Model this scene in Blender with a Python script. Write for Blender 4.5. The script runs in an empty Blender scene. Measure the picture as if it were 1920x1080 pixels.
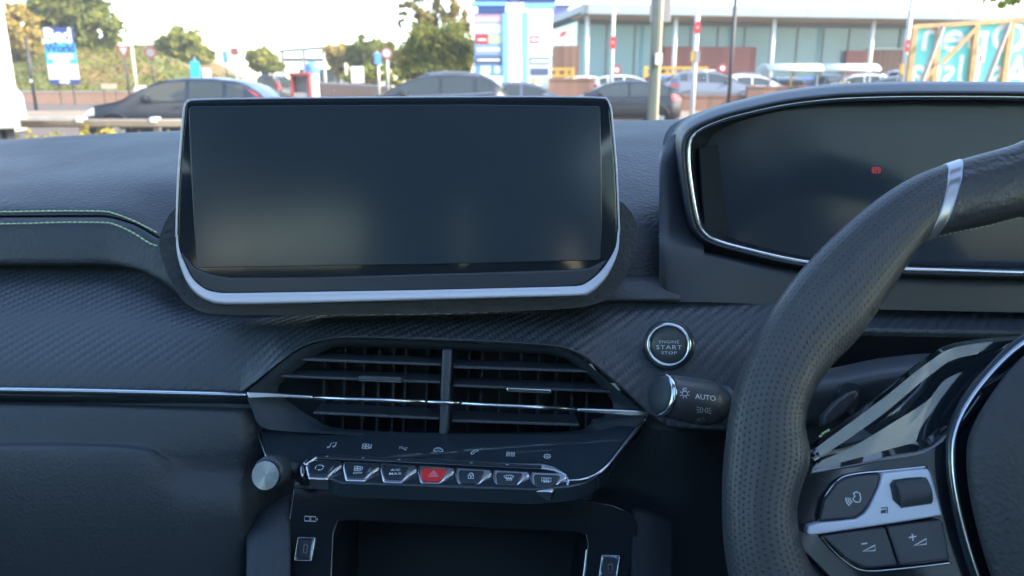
import bpy, bmesh, math, random
import numpy as np
from mathutils import Vector, Matrix

random.seed(7)
rng = np.random.RandomState(11)
SC = bpy.context.scene
COL = SC.collection
R = math.radians

# ------------------------------------------------------------------ camera
PITCH = R(14.6)
CAM = Vector((0.0, 0.0, 1.25))
FPX = 1440.0
cd = bpy.data.cameras.new('camera')
cd.sensor_width = 36.0
cd.lens = 36.0 * FPX / 1920.0
cd.clip_start = 0.02
cd.clip_end = 3000
cd.dof.use_dof = True
cd.dof.focus_distance = 0.54
cd.dof.aperture_fstop = 11.0
co = bpy.data.objects.new('camera', cd)
COL.objects.link(co)
co.location = CAM
co.rotation_euler = (math.pi / 2 - PITCH, 0, 0)
SC.camera = co

# ------------------------------------------------------------------ sky and sun
SUN_FROM = Vector((0.80, -0.22, 0.56)).normalized()
wd = bpy.data.worlds.new('World')
SC.world = wd
wd.use_nodes = True
wn = wd.node_tree
wn.nodes.clear()
sky = wn.nodes.new('ShaderNodeTexSky')
sky.sky_type = 'NISHITA'
sky.sun_disc = False
sky.sun_elevation = math.asin(SUN_FROM.z)
sky.sun_rotation = math.atan2(SUN_FROM.x, SUN_FROM.y)
sky.air_density = 1.0
sky.dust_density = 1.0
sky.ozone_density = 1.0
bg = wn.nodes.new('ShaderNodeBackground')
bg.inputs['Strength'].default_value = 0.15
wo = wn.nodes.new('ShaderNodeOutputWorld')
wn.links.new(sky.outputs[0], bg.inputs[0])
wn.links.new(bg.outputs[0], wo.inputs[0])
sd = bpy.data.lights.new('sun', 'SUN')
sd.energy = 2.8
sd.angle = R(0.6)
sd.color = (1.0, 0.88, 0.70)
so = bpy.data.objects.new('sun', sd)
COL.objects.link(so)
so.location = (20, -30, 60)
so.rotation_euler = (-SUN_FROM).to_track_quat('-Z', 'Y').to_euler()

SC.view_settings.view_transform = 'Standard'
SC.view_settings.look = 'None'
SC.view_settings.gamma = 1.0
SC.view_settings.exposure = 2.45
SC.cycles.use_denoising = True
SC.cycles.max_bounces = 8
SC.cycles.diffuse_bounces = 4
SC.cycles.glossy_bounces = 4
SC.cycles.transparent_max_bounces = 12
SC.cycles.caustics_reflective = False
SC.cycles.caustics_refractive = False
SC.cycles.sample_clamp_indirect = 6.0

# ------------------------------------------------------------------ pixel rays -> points of the place
CP, SP = math.cos(PITCH), math.sin(PITCH)
def ray(px, py):
    x = (px - 960.0) / FPX
    y = (540.0 - py) / FPX
    d = Vector((x, CP + SP * y, -SP + CP * y))
    return d / d.y
def W(px, py, Y):
    return CAM + ray(px, py) * Y
class Plane:
    def __init__(s, p0, n):
        s.p0 = Vector(p0); s.n = Vector(n).normalized()
        if s.n.dot(CAM - s.p0) < 0: s.n = -s.n
        s.ux = Vector((1, 0, 0)); s.ux = (s.ux - s.n * s.ux.dot(s.n)).normalized()
        s.uy = s.n.cross(s.ux).normalized()
        if s.uy.z < 0: s.uy = -s.uy
    def hit(s, px, py, off=0.0):
        d = ray(px, py)
        t = s.n.dot(s.p0 + s.n * off - CAM) / s.n.dot(d)
        return CAM + d * t
    def depth(s, px, py):
        return s.hit(px, py).y
    def uv(s, p):
        v = p - s.p0
        return (v.dot(s.ux), v.dot(s.uy))
    def pt(s, u, v, off=0.0):
        return s.p0 + s.ux * u + s.uy * v + s.n * off
def plane3(a, b, c):
    return Plane(a, (b - a).cross(c - a))

# ------------------------------------------------------------------ object helpers
def props(o, label=None, cat=None, group=None, kind=None):
    if label: o['label'] = label
    if cat: o['category'] = cat
    if group: o['group'] = group
    if kind: o['kind'] = kind
    return o
def empty(name, loc, label, cat, group=None, kind=None):
    o = bpy.data.objects.new(name, None)
    o.empty_display_size = 0.05
    o.location = loc
    COL.objects.link(o)
    return props(o, label, cat, group, kind)
def adopt(o, parent):
    if parent is None: return
    o.parent = parent
    if LOCAL[0] or parent.type != 'EMPTY': return
    o.matrix_parent_inverse = Matrix.Translation(-Vector(parent.location))
LOCAL = [False]     # True while a thing is modelled around its own origin
def obj(name, verts, faces, mat, parent=None, smooth=False, uv=None, solid=0.0, sub=0, bevel=0.0, **kw):
    me = bpy.data.meshes.new(name)
    me.from_pydata([tuple(v) for v in verts], [], [tuple(f) for f in faces])
    if uv is not None:
        l = me.uv_layers.new(name='UVMap')
        vi = np.empty(len(me.loops), dtype=np.int32)
        me.loops.foreach_get('vertex_index', vi)
        l.data.foreach_set('uv', np.asarray(uv, dtype=np.float32)[vi].ravel())
    me.materials.append(mat)
    if smooth: me.polygons.foreach_set('use_smooth', [True] * len(me.polygons))
    me.update()
    o = bpy.data.objects.new(name, me)
    COL.objects.link(o)
    adopt(o, parent)
    if bevel:
        m = o.modifiers.new('bevel', 'BEVEL'); m.width = bevel; m.segments = 3; m.limit_method = 'ANGLE'; m.angle_limit = R(40)
        m.harden_normals = False
        me.polygons.foreach_set('use_smooth', [True] * len(me.polygons))
        me.set_sharp_from_angle(angle=R(45))
    if solid:
        m = o.modifiers.new('solid', 'SOLIDIFY'); m.thickness = solid; m.offset = -1
    if sub:
        m = o.modifiers.new('sub', 'SUBSURF'); m.levels = sub; m.render_levels = sub
    return props(o, **kw)
class MB:
    def __init__(s): s.v = []; s.f = []
    def add(s, vf):
        n = len(s.v); s.v += [Vector(a) for a in vf[0]]; s.f += [tuple(i + n for i in f) for f in vf[1]]
        return s
    def build(s, name, mat, parent=None, **kw):
        return obj(name, s.v, s.f, mat, parent, **kw)
def boxvf(x0, x1, y0, y1, z0, z1):
    v = [(x0, y0, z0), (x1, y0, z0), (x1, y1, z0), (x0, y1, z0), (x0, y0, z1), (x1, y0, z1), (x1, y1, z1), (x0, y1, z1)]
    return v, [(0, 3, 2, 1), (4, 5, 6, 7), (0, 1, 5, 4), (1, 2, 6, 5), (2, 3, 7, 6), (3, 0, 4, 7)]
def frame_of(t, ref=Vector((0, 0, 1))):
    t = t.normalized()
    if abs(t.dot(ref)) > 0.97: ref = Vector((1, 0, 0))
    a = t.cross(ref).normalized()
    b = a.cross(t).normalized()
    return a, b
def tube(path, r, n=8, closed=False, caps=True, ref=Vector((0, 0, 1)), sy=1.0):
    path = [Vector(p) for p in path]
    m = len(path); v = []; f = []
    rs = r if isinstance(r, (list, tuple)) else [r] * m
    for i, p in enumerate(path):
        a_ = path[(i - 1) % m] if closed or i > 0 else p
        b_ = path[(i + 1) % m] if closed or i < m - 1 else p
        a, b = frame_of(b_ - a_, ref)
        for k in range(n):
            th = 2 * math.pi * (k + 0.5) / n
            v.append(p + a * (rs[i] * math.cos(th)) + b * (rs[i] * sy * math.sin(th)))
    for i in range(m if closed else m - 1):
        j = (i + 1) % m
        for k in range(n):
            l = (k + 1) % n
            f.append((i * n + k, i * n + l, j * n + l, j * n + k))
    if caps and not closed:
        f.append(tuple(range(n - 1, -1, -1)))
        f.append(tuple((m - 1) * n + k for k in range(n)))
    return v, f
def plate_vf(front, back_vec):
    """outline (list of points) extruded along back_vec"""
    n = len(front); bv = Vector(back_vec)
    v = [Vector(p) for p in front] + [Vector(p) + bv for p in front]
    f = [tuple(range(n)), tuple(range(2 * n - 1, n - 1, -1))]
    for i in range(n):
        j = (i + 1) % n
        f.append((j, i, n + i, n + j))
    return v, f
def fix(vf):
    """consistent outward normals"""
    bm = bmesh.new()
    vs = [bm.verts.new(p) for p in vf[0]]
    for q in vf[1]:
        try: bm.faces.new([vs[i] for i in q])
        except ValueError: pass
    bmesh.ops.recalc_face_normals(bm, faces=bm.faces[:])
    bm.verts.index_update()
    out = [v.co.copy() for v in bm.verts], [tuple(v.index for v in q.verts) for q in bm.faces]
    bm.free()
    return out
def plate(name, front, back_vec, mat, parent=None, bevel=0.0, **kw):
    v, f = fix(plate_vf(front, back_vec))
    return obj(name, v, f, mat, parent, bevel=bevel, **kw)
def ring_plate(name, outer, inner, back_vec, mat, parent=None, bevel=0.0, **kw):
    n = len(outer); bv = Vector(back_vec)
    v = [Vector(p) for p in outer] + [Vector(p) for p in inner]
    v += [p + bv for p in v]
    f = []
    for i in range(n):
        j = (i + 1) % n
        f += [(i, j, n + j, n + i), (2 * n + i, 3 * n + i, 3 * n + j, 2 * n + j), (i, 2 * n + i, 2 * n + j, j), (n + i, n + j, 3 * n + j, 3 * n + i)]
    v, f = fix((v, f))
    return obj(name, v, f, mat, parent, bevel=bevel, **kw)
def pchip(xs, ys, x):
    xs = np.asarray(xs, float); ys = np.asarray(ys, float); x = np.asarray(x, float)
    n = len(xs)
    if n == 1: return np.full_like(x, ys[0])
    h = np.diff(xs); d = np.diff(ys) / h
    m = np.zeros(n)
    m[0], m[-1] = d[0], d[-1]
    for i in range(1, n - 1):
        if d[i - 1] * d[i] > 0:
            w1 = 2 * h[i] + h[i - 1]; w2 = h[i] + 2 * h[i - 1]
            m[i] = (w1 + w2) / (w1 / d[i - 1] + w2 / d[i])
    k = np.clip(np.searchsorted(xs, x) - 1, 0, n - 2)
    t = (x - xs[k]) / h[k]
    t2, t3 = t * t, t * t * t
    return (2 * t3 - 3 * t2 + 1) * ys[k] + (t3 - 2 * t2 + t) * h[k] * m[k] + (-2 * t3 + 3 * t2) * ys[k + 1] + (t3 - t2) * h[k] * m[k + 1]
def cat(pts, n, closed=False):
    """Catmull-Rom through points of any dimension, evenly spaced by length"""
    P = np.array([tuple(p) for p in pts], float)
    m = len(P)
    out = []
    segs = m if closed else m - 1
    for i in range(segs):
        if closed: a, b, c, d = P[(i - 1) % m], P[i], P[(i + 1) % m], P[(i + 2) % m]
        else:
            b, c = P[i], P[i + 1]
            a = P[i - 1] if i else 2 * b - c
            d = P[i + 2] if i + 2 < m else 2 * c - b
        for t in np.linspace(0, 1, 16, endpoint=False):
            out.append(0.5 * (2 * b + (c - a) * t + (2 * a - 5 * b + 4 * c - d) * t * t + (3 * b - a - 3 * c + d) * t ** 3))
    out.append(P[0] if closed else P[-1])
    out = np.array(out)
    L = np.concatenate([[0], np.cumsum(np.linalg.norm(np.diff(out, axis=0), axis=1))])
    s = np.linspace(0, L[-1], n + 1)[:-1] if closed else np.linspace(0, L[-1], n)
    return np.stack([np.interp(s, L, out[:, k]) for k in range(out.shape[1])], 1)
def sheet(name, rows, x0, x1, nx, ns, mat, parent=None, solid=0.004, **kw):
    """a panel through rows of (px, py, depth), each row left to right, rows top to bottom"""
    xs = np.linspace(x0, x1, nx)
    yy = np.array([pchip([p[0] for p in r], [p[1] for p in r], np.clip(xs, r[0][0], r[-1][0])) for r in rows])
    dd = np.array([pchip([p[0] for p in r], [p[2] for p in r], np.clip(xs, r[0][0], r[-1][0])) for r in rows])
    k = len(rows)
    ts = np.linspace(0, k - 1, (k - 1) * ns + 1)
    V = []; UV = []
    ny = len(ts)
    G = np.zeros((ny, nx, 3))
    for j in range(nx):
        py = pchip(range(k), yy[:, j], ts); dp = pchip(range(k), dd[:, j], ts)
        for i in range(ny): G[i, j] = W(xs[j], py[i], dp[i])
    lv = np.zeros((ny, nx)); lu = np.zeros((ny, nx))
    for i in range(1, ny): lv[i] = lv[i - 1] + np.linalg.norm(G[i] - G[i - 1], axis=1)
    for j in range(1, nx): lu[:, j] = lu[:, j - 1] + np.linalg.norm(G[:, j] - G[:, j - 1], axis=1)
    F = []
    for i in range(ny - 1):
        for j in range(nx - 1):
            a = i * nx + j
            F.append((a, a + nx, a + nx + 1, a + 1))
    uv = np.stack([G[:, :, 0], 0.77 * G[:, :, 1] + 0.64 * G[:, :, 2]], 2).reshape(-1, 2)
    return obj(name, G.reshape(-1, 3), F, mat, parent, smooth=True, uv=uv, solid=solid, **kw)
def textvf(s, size=1.0, off=0.0, spacing=1.0):
    cu = bpy.data.curves.new('t', 'FONT')
    cu.body = s; cu.size = size; cu.offset = off; cu.align_x = 'CENTER'; cu.align_y = 'CENTER'; cu.space_character = spacing
    cu.resolution_u = 3
    o = bpy.data.objects.new('t', cu)
    me = bpy.data.meshes.new_from_object(o)
    v = [p.co.copy() for p in me.vertices]; f = [tuple(p.vertices) for p in me.polygons]
    bpy.data.objects.remove(o); bpy.data.curves.remove(cu); bpy.data.meshes.remove(me)
    return v, f
def place_text(s, h, org, ux, uy, n, off=0.0, spacing=1.0, sx=1.0):
    v, f = textvf(s, 1.0, off, spacing)
    zs = [p.y for p in v]; xs = [p.x for p in v]
    k = h / (max(zs) - min(zs)); cy = (max(zs) + min(zs)) / 2; cx = (max(xs) + min(xs)) / 2
    return [Vector(org) + ux * ((p.x - cx) * k * sx) + uy * ((p.y - cy) * k) for p in v], f
def ribbons(strokes, plane, w, off=0.0003, closed=()):
    """flat printed strokes (lists of pixels) of width w metres on a plane"""
    mb = MB()
    for i, st in enumerate(strokes):
        pts = [plane.hit(px, py, off) for px, py in st]
        cl = i in closed
        m = len(pts)
        L = []; Rr = []
        for k, p in enumerate(pts):
            a = pts[k - 1] if (k or cl) else p
            b = pts[(k + 1) % m] if (k < m - 1 or cl) else p
            d = (b - a).normalized() if (b - a).length > 1e-9 else plane.ux
            s_ = plane.n.cross(d).normalized() * (w / 2)
            L.append(p + s_); Rr.append(p - s_)
        v = L + Rr; f = []
        for k in range(m if cl else m - 1):
            l = (k + 1) % m
            f.append((m + k, m + l, l, k))
        mb.add((v, f))
    return mb.v, mb.f
def circ(cx, cy, r, n=16, a0=0, a1=360, ry=None):
    ry = ry or r
    return [(cx + r * math.cos(R(a0 + (a1 - a0) * k / n)), cy - ry * math.sin(R(a0 + (a1 - a0) * k / n))) for k in range(n + (0 if a1 - a0 == 360 else 1))]
def revolve(c, axis, prof, n=40, ref=Vector((0, 0, 1))):
    """prof: list of (radius, distance along axis)"""
    axis = Vector(axis).normalized(); a, b = frame_of(axis, ref)
    v = []; f = []
    for r, h in prof:
        for k in range(n):
            th = 2 * math.pi * k / n
            v.append(Vector(c) + axis * h + a * (r * math.cos(th)) + b * (r * math.sin(th)))
    for i in range(len(prof) - 1):
        for k in range(n):
            l = (k + 1) % n
            f.append((i * n + k, i * n + l, (i + 1) * n + l, (i + 1) * n + k))
    f.append(tuple(range(n))); f.append(tuple((len(prof) - 1) * n + k for k in range(n)))
    return fix((v, f))
def copy_tree(o, parent=None):
    c = o.copy(); COL.objects.link(c); c.parent = parent
    for ch in [x for x in bpy.data.objects if x.parent is o]: copy_tree(ch, c)
    return c

# ------------------------------------------------------------------ materials
def ms(nt, op, a, b=None, c=None, clamp=False):
    n = nt.nodes.new('ShaderNodeMath'); n.operation = op; n.use_clamp = clamp
    for i, x in enumerate((a, b, c)):
        if x is None: continue
        if isinstance(x, (int, float)): n.inputs[i].default_value = x
        else: nt.links.new(x, n.inputs[i])
    return n.outputs[0]
def mat(name, col, rough=0.5, metal=0.0, spec=0.5, var=0.0, vscale=5.0, bump=0.0, bscale=200.0, coat=0.0, emis=None, estr=0.0, trans=0.0, detail=4.0, rvar=0.0):
    m = bpy.data.materials.new(name); m.use_nodes = True
    nt = m.node_tree; b = nt.nodes['Principled BSDF']
    b.inputs['Base Color'].default_value = (*col, 1)
    b.inputs['Roughness'].default_value = rough
    b.inputs['Metallic'].default_value = metal
    b.inputs['Specular IOR Level'].default_value = spec
    if coat: b.inputs['Coat Weight'].default_value = coat; b.inputs['Coat Roughness'].default_value = 0.04
    if emis: b.inputs['Emission Color'].default_value = (*emis, 1); b.inputs['Emission Strength'].default_value = estr
    if trans: b.inputs['Transmission Weight'].default_value = trans
    tc = nt.nodes.new('ShaderNodeTexCoord')
    if var or rvar:
        no = nt.nodes.new('ShaderNodeTexNoise'); no.inputs['Scale'].default_value = vscale; no.inputs['Detail'].default_value = detail
        nt.links.new(tc.outputs['Object'], no.inputs['Vector'])
        if var:
            mx = nt.nodes.new('ShaderNodeMix'); mx.data_type = 'RGBA'
            mx.inputs[6].default_value = (*[c * (1 - var) for c in col], 1)
            mx.inputs[7].default_value = (*[min(1, c * (1 + var)) for c in col], 1)
            rmp = ms(nt, 'MULTIPLY_ADD', no.outputs['Fac'], 2.4, -0.7, clamp=True)
            nt.links.new(rmp, mx.inputs[0]); nt.links.new(mx.outputs[2], b.inputs['Base Color'])
        if rvar:
            nt.links.new(ms(nt, 'MULTIPLY_ADD', no.outputs['Fac'], rvar * 2, rough - rvar, clamp=True), b.inputs['Roughness'])
    if bump:
        n2 = nt.nodes.new('ShaderNodeTexNoise'); n2.inputs['Scale'].default_value = bscale; n2.inputs['Detail'].default_value = 3
        nt.links.new(tc.outputs['Object'], n2.inputs['Vector'])
        bp = nt.nodes.new('ShaderNodeBump'); bp.inputs['Strength'].default_value = bump; bp.inputs['Distance'].default_value = 0.3 / bscale
        nt.links.new(n2.outputs['Fac'], bp.inputs['Height']); nt.links.new(bp.outputs[0], b.inputs['Normal'])
    return m
def leather_mat(name, col, rough, strength=0.5, scale=330.0, stretch=(1, 1, 1), spec=0.5):
    m = mat(name, col, rough, spec=spec)
    nt = m.node_tree; b = nt.nodes['Principled BSDF']
    tc = nt.nodes.new('ShaderNodeTexCoord'); mp = nt.nodes.new('ShaderNodeMapping'); mp.inputs['Scale'].default_value = stretch
    nt.links.new(tc.outputs['Object'], mp.inputs[0])
    vo = nt.nodes.new('ShaderNodeTexVoronoi'); vo.feature = 'SMOOTH_F1'; vo.inputs['Scale'].default_value = scale
    nz = nt.nodes.new('ShaderNodeTexNoise'); nz.inputs['Scale'].default_value = scale * 0.4; nz.inputs['Detail'].default_value = 4
    nt.links.new(mp.outputs[0], vo.inputs['Vector']); nt.links.new(mp.outputs[0], nz.inputs['Vector'])
    h = ms(nt, 'ADD', vo.outputs['Distance'], ms(nt, 'MULTIPLY', nz.outputs['Fac'], 0.8))
    bp = nt.nodes.new('ShaderNodeBump'); bp.inputs['Strength'].default_value = strength; bp.inputs['Distance'].default_value = 0.0012
    nt.links.new(h, bp.inputs['Height']); nt.links.new(bp.outputs[0], b.inputs['Normal'])
    # broad smudges of dust and hand grease: they only change the gloss
    n3 = nt.nodes.new('ShaderNodeTexNoise'); n3.inputs['Scale'].default_value = 9; n3.inputs['Detail'].default_value = 5
    nt.links.new(tc.outputs['Object'], n3.inputs['Vector'])
    nt.links.new(ms(nt, 'MULTIPLY_ADD', n3.outputs['Fac'], 0.24, rough - 0.12, clamp=True), b.inputs['Roughness'])
    return m
def carbon_mat(name, col):
    m = mat(name, col, 0.42, spec=0.5)
    nt = m.node_tree; b = nt.nodes['Principled BSDF']
    uv = nt.nodes.new('ShaderNodeUVMap'); sp = nt.nodes.new('ShaderNodeSeparateXYZ'); nt.links.new(uv.outputs[0], sp.inputs[0])
    st = 0.0028; pit = 0.0098
    stair = ms(nt, 'FLOOR', ms(nt, 'DIVIDE', sp.outputs[0], st))
    ph = ms(nt, 'SUBTRACT', ms(nt, 'DIVIDE', sp.outputs[1], pit), ms(nt, 'MULTIPLY', stair, st * 1.0 / pit))
    fr = ms(nt, 'FRACT', ph)
    tri = ms(nt, 'ABSOLUTE', ms(nt, 'SUBTRACT', fr, 0.5))          # ridge across the twill
    h = ms(nt, 'SMOOTH_MIN', tri, 0.36, 0.1)
    fx = ms(nt, 'FRACT', ms(nt, 'DIVIDE', sp.outputs[0], st))
    h2 = ms(nt, 'ADD', h, ms(nt, 'MULTIPLY', ms(nt, 'ABSOLUTE', ms(nt, 'SUBTRACT', fx, 0.5)), -0.10))
    bp = nt.nodes.new('ShaderNodeBump'); bp.inputs['Strength'].default_value = 0.85; bp.inputs['Distance'].default_value = 0.0024
    nt.links.new(h2, bp.inputs['Height']); nt.links.new(bp.outputs[0], b.inputs['Normal'])
    return m
def perforated_mat(name, col, hole):
    m = mat(name, col, 0.4, spec=0.5)
    nt = m.node_tree; b = nt.nodes['Principled BSDF']
    uv = nt.nodes.new('ShaderNodeUVMap'); sp = nt.nodes.new('ShaderNodeSeparateXYZ'); nt.links.new(uv.outputs[0], sp.inputs[0])
    p = 0.0034; q = 0.0029
    vr = ms(nt, 'DIVIDE', sp.outputs[1], q)
    row = ms(nt, 'FLOOR', vr)
    sh = ms(nt, 'MULTIPLY', ms(nt, 'MODULO', ms(nt, 'ABSOLUTE', row), 2.0), 0.5)
    fu = ms(nt, 'SUBTRACT', ms(nt, 'FRACT', ms(nt, 'ADD', ms(nt, 'DIVIDE', sp.outputs[0], p), sh)), 0.5)
    fv = ms(nt, 'SUBTRACT', ms(nt, 'FRACT', vr), 0.5)
    d = ms(nt, 'SQRT', ms(nt, 'ADD', ms(nt, 'MULTIPLY', fu, fu), ms(nt, 'MULTIPLY', fv, fv)))
    mr = nt.nodes.new('ShaderNodeMapRange'); mr.interpolation_type = 'SMOOTHSTEP'
    mr.inputs['From Min'].default_value = 0.10; mr.inputs['From Max'].default_value = 0.30
    nt.links.new(d, mr.inputs['Value'])
    hole_m = nt.nodes.new('ShaderNodeMapRange'); hole_m.inputs['From Min'].default_value = 0.13; hole_m.inputs['From Max'].default_value = 0.2
    nt.links.new(d, hole_m.inputs['Value'])
    mx = nt.nodes.new('ShaderNodeMix'); mx.data_type = 'RGBA'
    mx.inputs[6].default_value = (*hole, 1); mx.inputs[7].default_value = (*col, 1)
    nt.links.new(hole_m.outputs[0], mx.inputs[0]); nt.links.new(mx.outputs[2], b.inputs['Base Color'])
    no = nt.nodes.new('ShaderNodeTexNoise'); no.inputs['Scale'].default_value = 900; tc = nt.nodes.new('ShaderNodeTexCoord'); nt.links.new(tc.outputs['Object'], no.inputs['Vector'])
    h = ms(nt, 'ADD', mr.outputs[0], ms(nt, 'MULTIPLY', no.outputs['Fac'], 0.25))
    bp = nt.nodes.new('ShaderNodeBump'); bp.inputs['Strength'].default_value = 0.6; bp.inputs['Distance'].default_value = 0.0007
    nt.links.new(h, bp.inputs['Height']); nt.links.new(bp.outputs[0], b.inputs['Normal'])
    n3 = nt.nodes.new('ShaderNodeTexNoise'); n3.inputs['Scale'].default_value = 14
    nt.links.new(tc.outputs['Object'], n3.inputs['Vector'])
    nt.links.new(ms(nt, 'MULTIPLY_ADD', n3.outputs['Fac'], 0.2, 0.3), b.inputs['Roughness'])
    return m
def glass_mat(name, tint, refl=0.06, dust=0.0):
    m = bpy.data.materials.new(name); m.use_nodes = True; nt = m.node_tree; nt.nodes.clear()
    out = nt.nodes.new('ShaderNodeOutputMaterial'); tr = nt.nodes.new('ShaderNodeBsdfTransparent'); tr.inputs[0].default_value = (*tint, 1)
    gl = nt.nodes.new('ShaderNodeBsdfGlossy'); gl.inputs['Roughness'].default_value = 0.01
    fz = nt.nodes.new('ShaderNodeFresnel'); fz.inputs[0].default_value = 1.45
    mx = nt.nodes.new('ShaderNodeMixShader')
    nt.links.new(ms(nt, 'MULTIPLY', fz.outputs[0], refl), mx.inputs[0]); nt.links.new(tr.outputs[0], mx.inputs[1]); nt.links.new(gl.outputs[0], mx.inputs[2])
    last = mx.outputs[0]
    if dust:
        df = nt.nodes.new('ShaderNodeBsdfDiffuse'); df.inputs[0].default_value = (0.8, 0.8, 0.78, 1)
        tl = nt.nodes.new('ShaderNodeBsdfTranslucent'); tl.inputs[0].default_value = (0.8, 0.8, 0.78, 1)
        ad = nt.nodes.new('ShaderNodeAddShader'); nt.links.new(df.outputs[0], ad.inputs[0]); nt.links.new(tl.outputs[0], ad.inputs[1])
        vo = nt.nodes.new('ShaderNodeTexVoronoi'); vo.inputs['Scale'].default_value = 75; tc = nt.nodes.new('ShaderNodeTexCoord')
        nt.links.new(tc.outputs['Object'], vo.inputs['Vector'])
        sp = nt.nodes.new('ShaderNodeSeparateColor'); nt.links.new(vo.outputs['Color'], sp.inputs[0])
        r_ = ms(nt, 'MULTIPLY', ms(nt, 'GREATER_THAN', sp.outputs[0], 0.8), ms(nt, 'MULTIPLY', sp.outputs[1], 0.06))
        fac = ms(nt, 'MULTIPLY', ms(nt, 'LESS_THAN', vo.outputs['Distance'], r_), dust)
        m2 = nt.nodes.new('ShaderNodeMixShader'); nt.links.new(fac, m2.inputs[0]); nt.links.new(last, m2.inputs[1]); nt.links.new(ad.outputs[0], m2.inputs[2])
        last = m2.outputs[0]
    nt.links.new(last, out.inputs[0])
    return m
def leaf_mat(name, c1, c2, c3=None, nscale=0.9):
    m = bpy.data.materials.new(name); m.use_nodes = True; nt = m.node_tree; nt.nodes.clear()
    out = nt.nodes.new('ShaderNodeOutputMaterial')
    df = nt.nodes.new('ShaderNodeBsdfDiffuse'); tl = nt.nodes.new('ShaderNodeBsdfTranslucent'); mx = nt.nodes.new('ShaderNodeMixShader'); mx.inputs[0].default_value = 0.45
    tc = nt.nodes.new('ShaderNodeTexCoord'); no = nt.nodes.new('ShaderNodeTexNoise'); no.inputs['Scale'].default_value = nscale; no.inputs['Detail'].default_value = 6
    nt.links.new(tc.outputs['Object'], no.inputs['Vector'])
    cr = nt.nodes.new('ShaderNodeValToRGB'); cr.color_ramp.elements[0].position = 0.32; cr.color_ramp.elements[1].position = 0.7
    cr.color_ramp.elements[0].color = (*c1, 1); cr.color_ramp.elements[1].color = (*c2, 1)
    if c3:
        e = cr.color_ramp.elements.new(0.62); e.color = (*c2, 1); cr.color_ramp.elements[2].color = (*c3, 1); cr.color_ramp.elements[2].position = 0.74
    nt.links.new(no.outputs['Fac'], cr.inputs[0])
    for s_ in (df, tl): nt.links.new(cr.outputs[0], s_.inputs[0])
    nt.links.new(df.outputs[0], mx.inputs[1]); nt.links.new(tl.outputs[0], mx.inputs[2]); nt.links.new(mx.outputs[0], out.inputs[0])
    return m
def ground_mat(name, stops, scale, bump=0.3, bscale=30, rough=0.9):
    m = mat(name, stops[0][1], rough, spec=0.3, bump=bump, bscale=bscale)
    nt = m.node_tree; b = nt.nodes['Principled BSDF']
    tc = nt.nodes.new('ShaderNodeTexCoord'); no = nt.nodes.new('ShaderNodeTexNoise'); no.inputs['Scale'].default_value = scale; no.inputs['Detail'].default_value = 8
    nt.links.new(tc.outputs['Object'], no.inputs['Vector'])
    cr = nt.nodes.new('ShaderNodeValToRGB')
    els = cr.color_ramp.elements
    while len(els) < len(stops): els.new(0.5)
    for e, (p, c) in zip(els, stops): e.position = p; e.color = (*c, 1)
    nt.links.new(no.outputs['Fac'], cr.inputs[0]); nt.links.new(cr.outputs[0], b.inputs['Base Color'])
    return m
# ================================================================== THE CAR THE PICTURE IS TAKEN FROM
INK = (0.020, 0.034, 0.050)
M = {}
M['pad'] = leather_mat('dash_leather', (0.027, 0.033, 0.041), 0.55, 0.55, 300.0, (1, 1, 2.2))
M['pad_low'] = leather_mat('dash_leather_lower', (0.042, 0.055, 0.070), 0.55, 0.4, 340.0)
M['grain'] = leather_mat('grained_plastic', (0.040, 0.053, 0.066), 0.55, 0.35, 520.0)
M['soft'] = mat('soft_plastic', (0.040, 0.052, 0.068), 0.5, bump=0.08, bscale=900, rvar=0.06, vscale=12)
M['carbon'] = carbon_mat('carbon_weave_trim', (0.050, 0.066, 0.086))
M['piano'] = mat('piano_black', (0.024, 0.038, 0.052), 0.05, spec=0.6, rvar=0.04, vscale=30)
M['vent'] = mat('vent_black', (0.030, 0.045, 0.060), 0.5, spec=0.35)
M['slat'] = mat('vent_slat_plastic', (0.054, 0.072, 0.092), 0.42, spec=0.45)
M['chrome'] = mat('satin_chrome', (0.62, 0.68, 0.75), 0.18, metal=1.0, rvar=0.06, vscale=40)
M['darkchrome'] = mat('dark_chrome', (0.58, 0.63, 0.69), 0.17, metal=1.0, rvar=0.05, vscale=50)
M['silver'] = mat('silver_paint', (0.60, 0.66, 0.80), 0.38, metal=0.15, bump=0.05, bscale=3000)
M['bezel'] = mat('screen_bezel', (0.014, 0.022, 0.032), 0.05, spec=0.5)
M['display'] = mat('screen_glass', (0.034, 0.052, 0.074), 0.13, spec=0.5, rvar=0.08, vscale=9)
M['chin'] = mat('screen_chin', (0.045, 0.058, 0.082), 0.3)
M['cluster_glass'] = mat('cluster_display', (0.040, 0.056, 0.080), 0.14, spec=0.4, rvar=0.05, vscale=10)
M['print'] = mat('white_print', (0.68, 0.74, 0.80), 0.5)
M['print_dim'] = mat('grey_print', (0.34, 0.38, 0.42), 0.5)
M['red_key'] = mat('red_key', (0.62, 0.025, 0.03), 0.35)
M['red_light'] = mat('red_warning', (0.5, 0.03, 0.04), 0.4, emis=(1.0, 0.08, 0.10), estr=0.10)
M['stitch'] = mat('lime_stitch', (0.46, 0.64, 0.38), 0.6)
M['perf'] = perforated_mat('perforated_leather', (0.054, 0.061, 0.070), (0.026, 0.030, 0.036))
M['leather'] = leather_mat('rim_leather', (0.046, 0.052, 0.060), 0.42, 0.35, 420.0)
M['airbag'] = leather_mat('airbag_cover', (0.036, 0.043, 0.052), 0.6, 0.5, 420.0)
M['button'] = mat('rubber_button', (0.062, 0.072, 0.088), 0.5, bump=0.05, bscale=1500)
M['stalk'] = mat('stalk_plastic', (0.058, 0.068, 0.080), 0.42, bump=0.06, bscale=1400)
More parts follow.
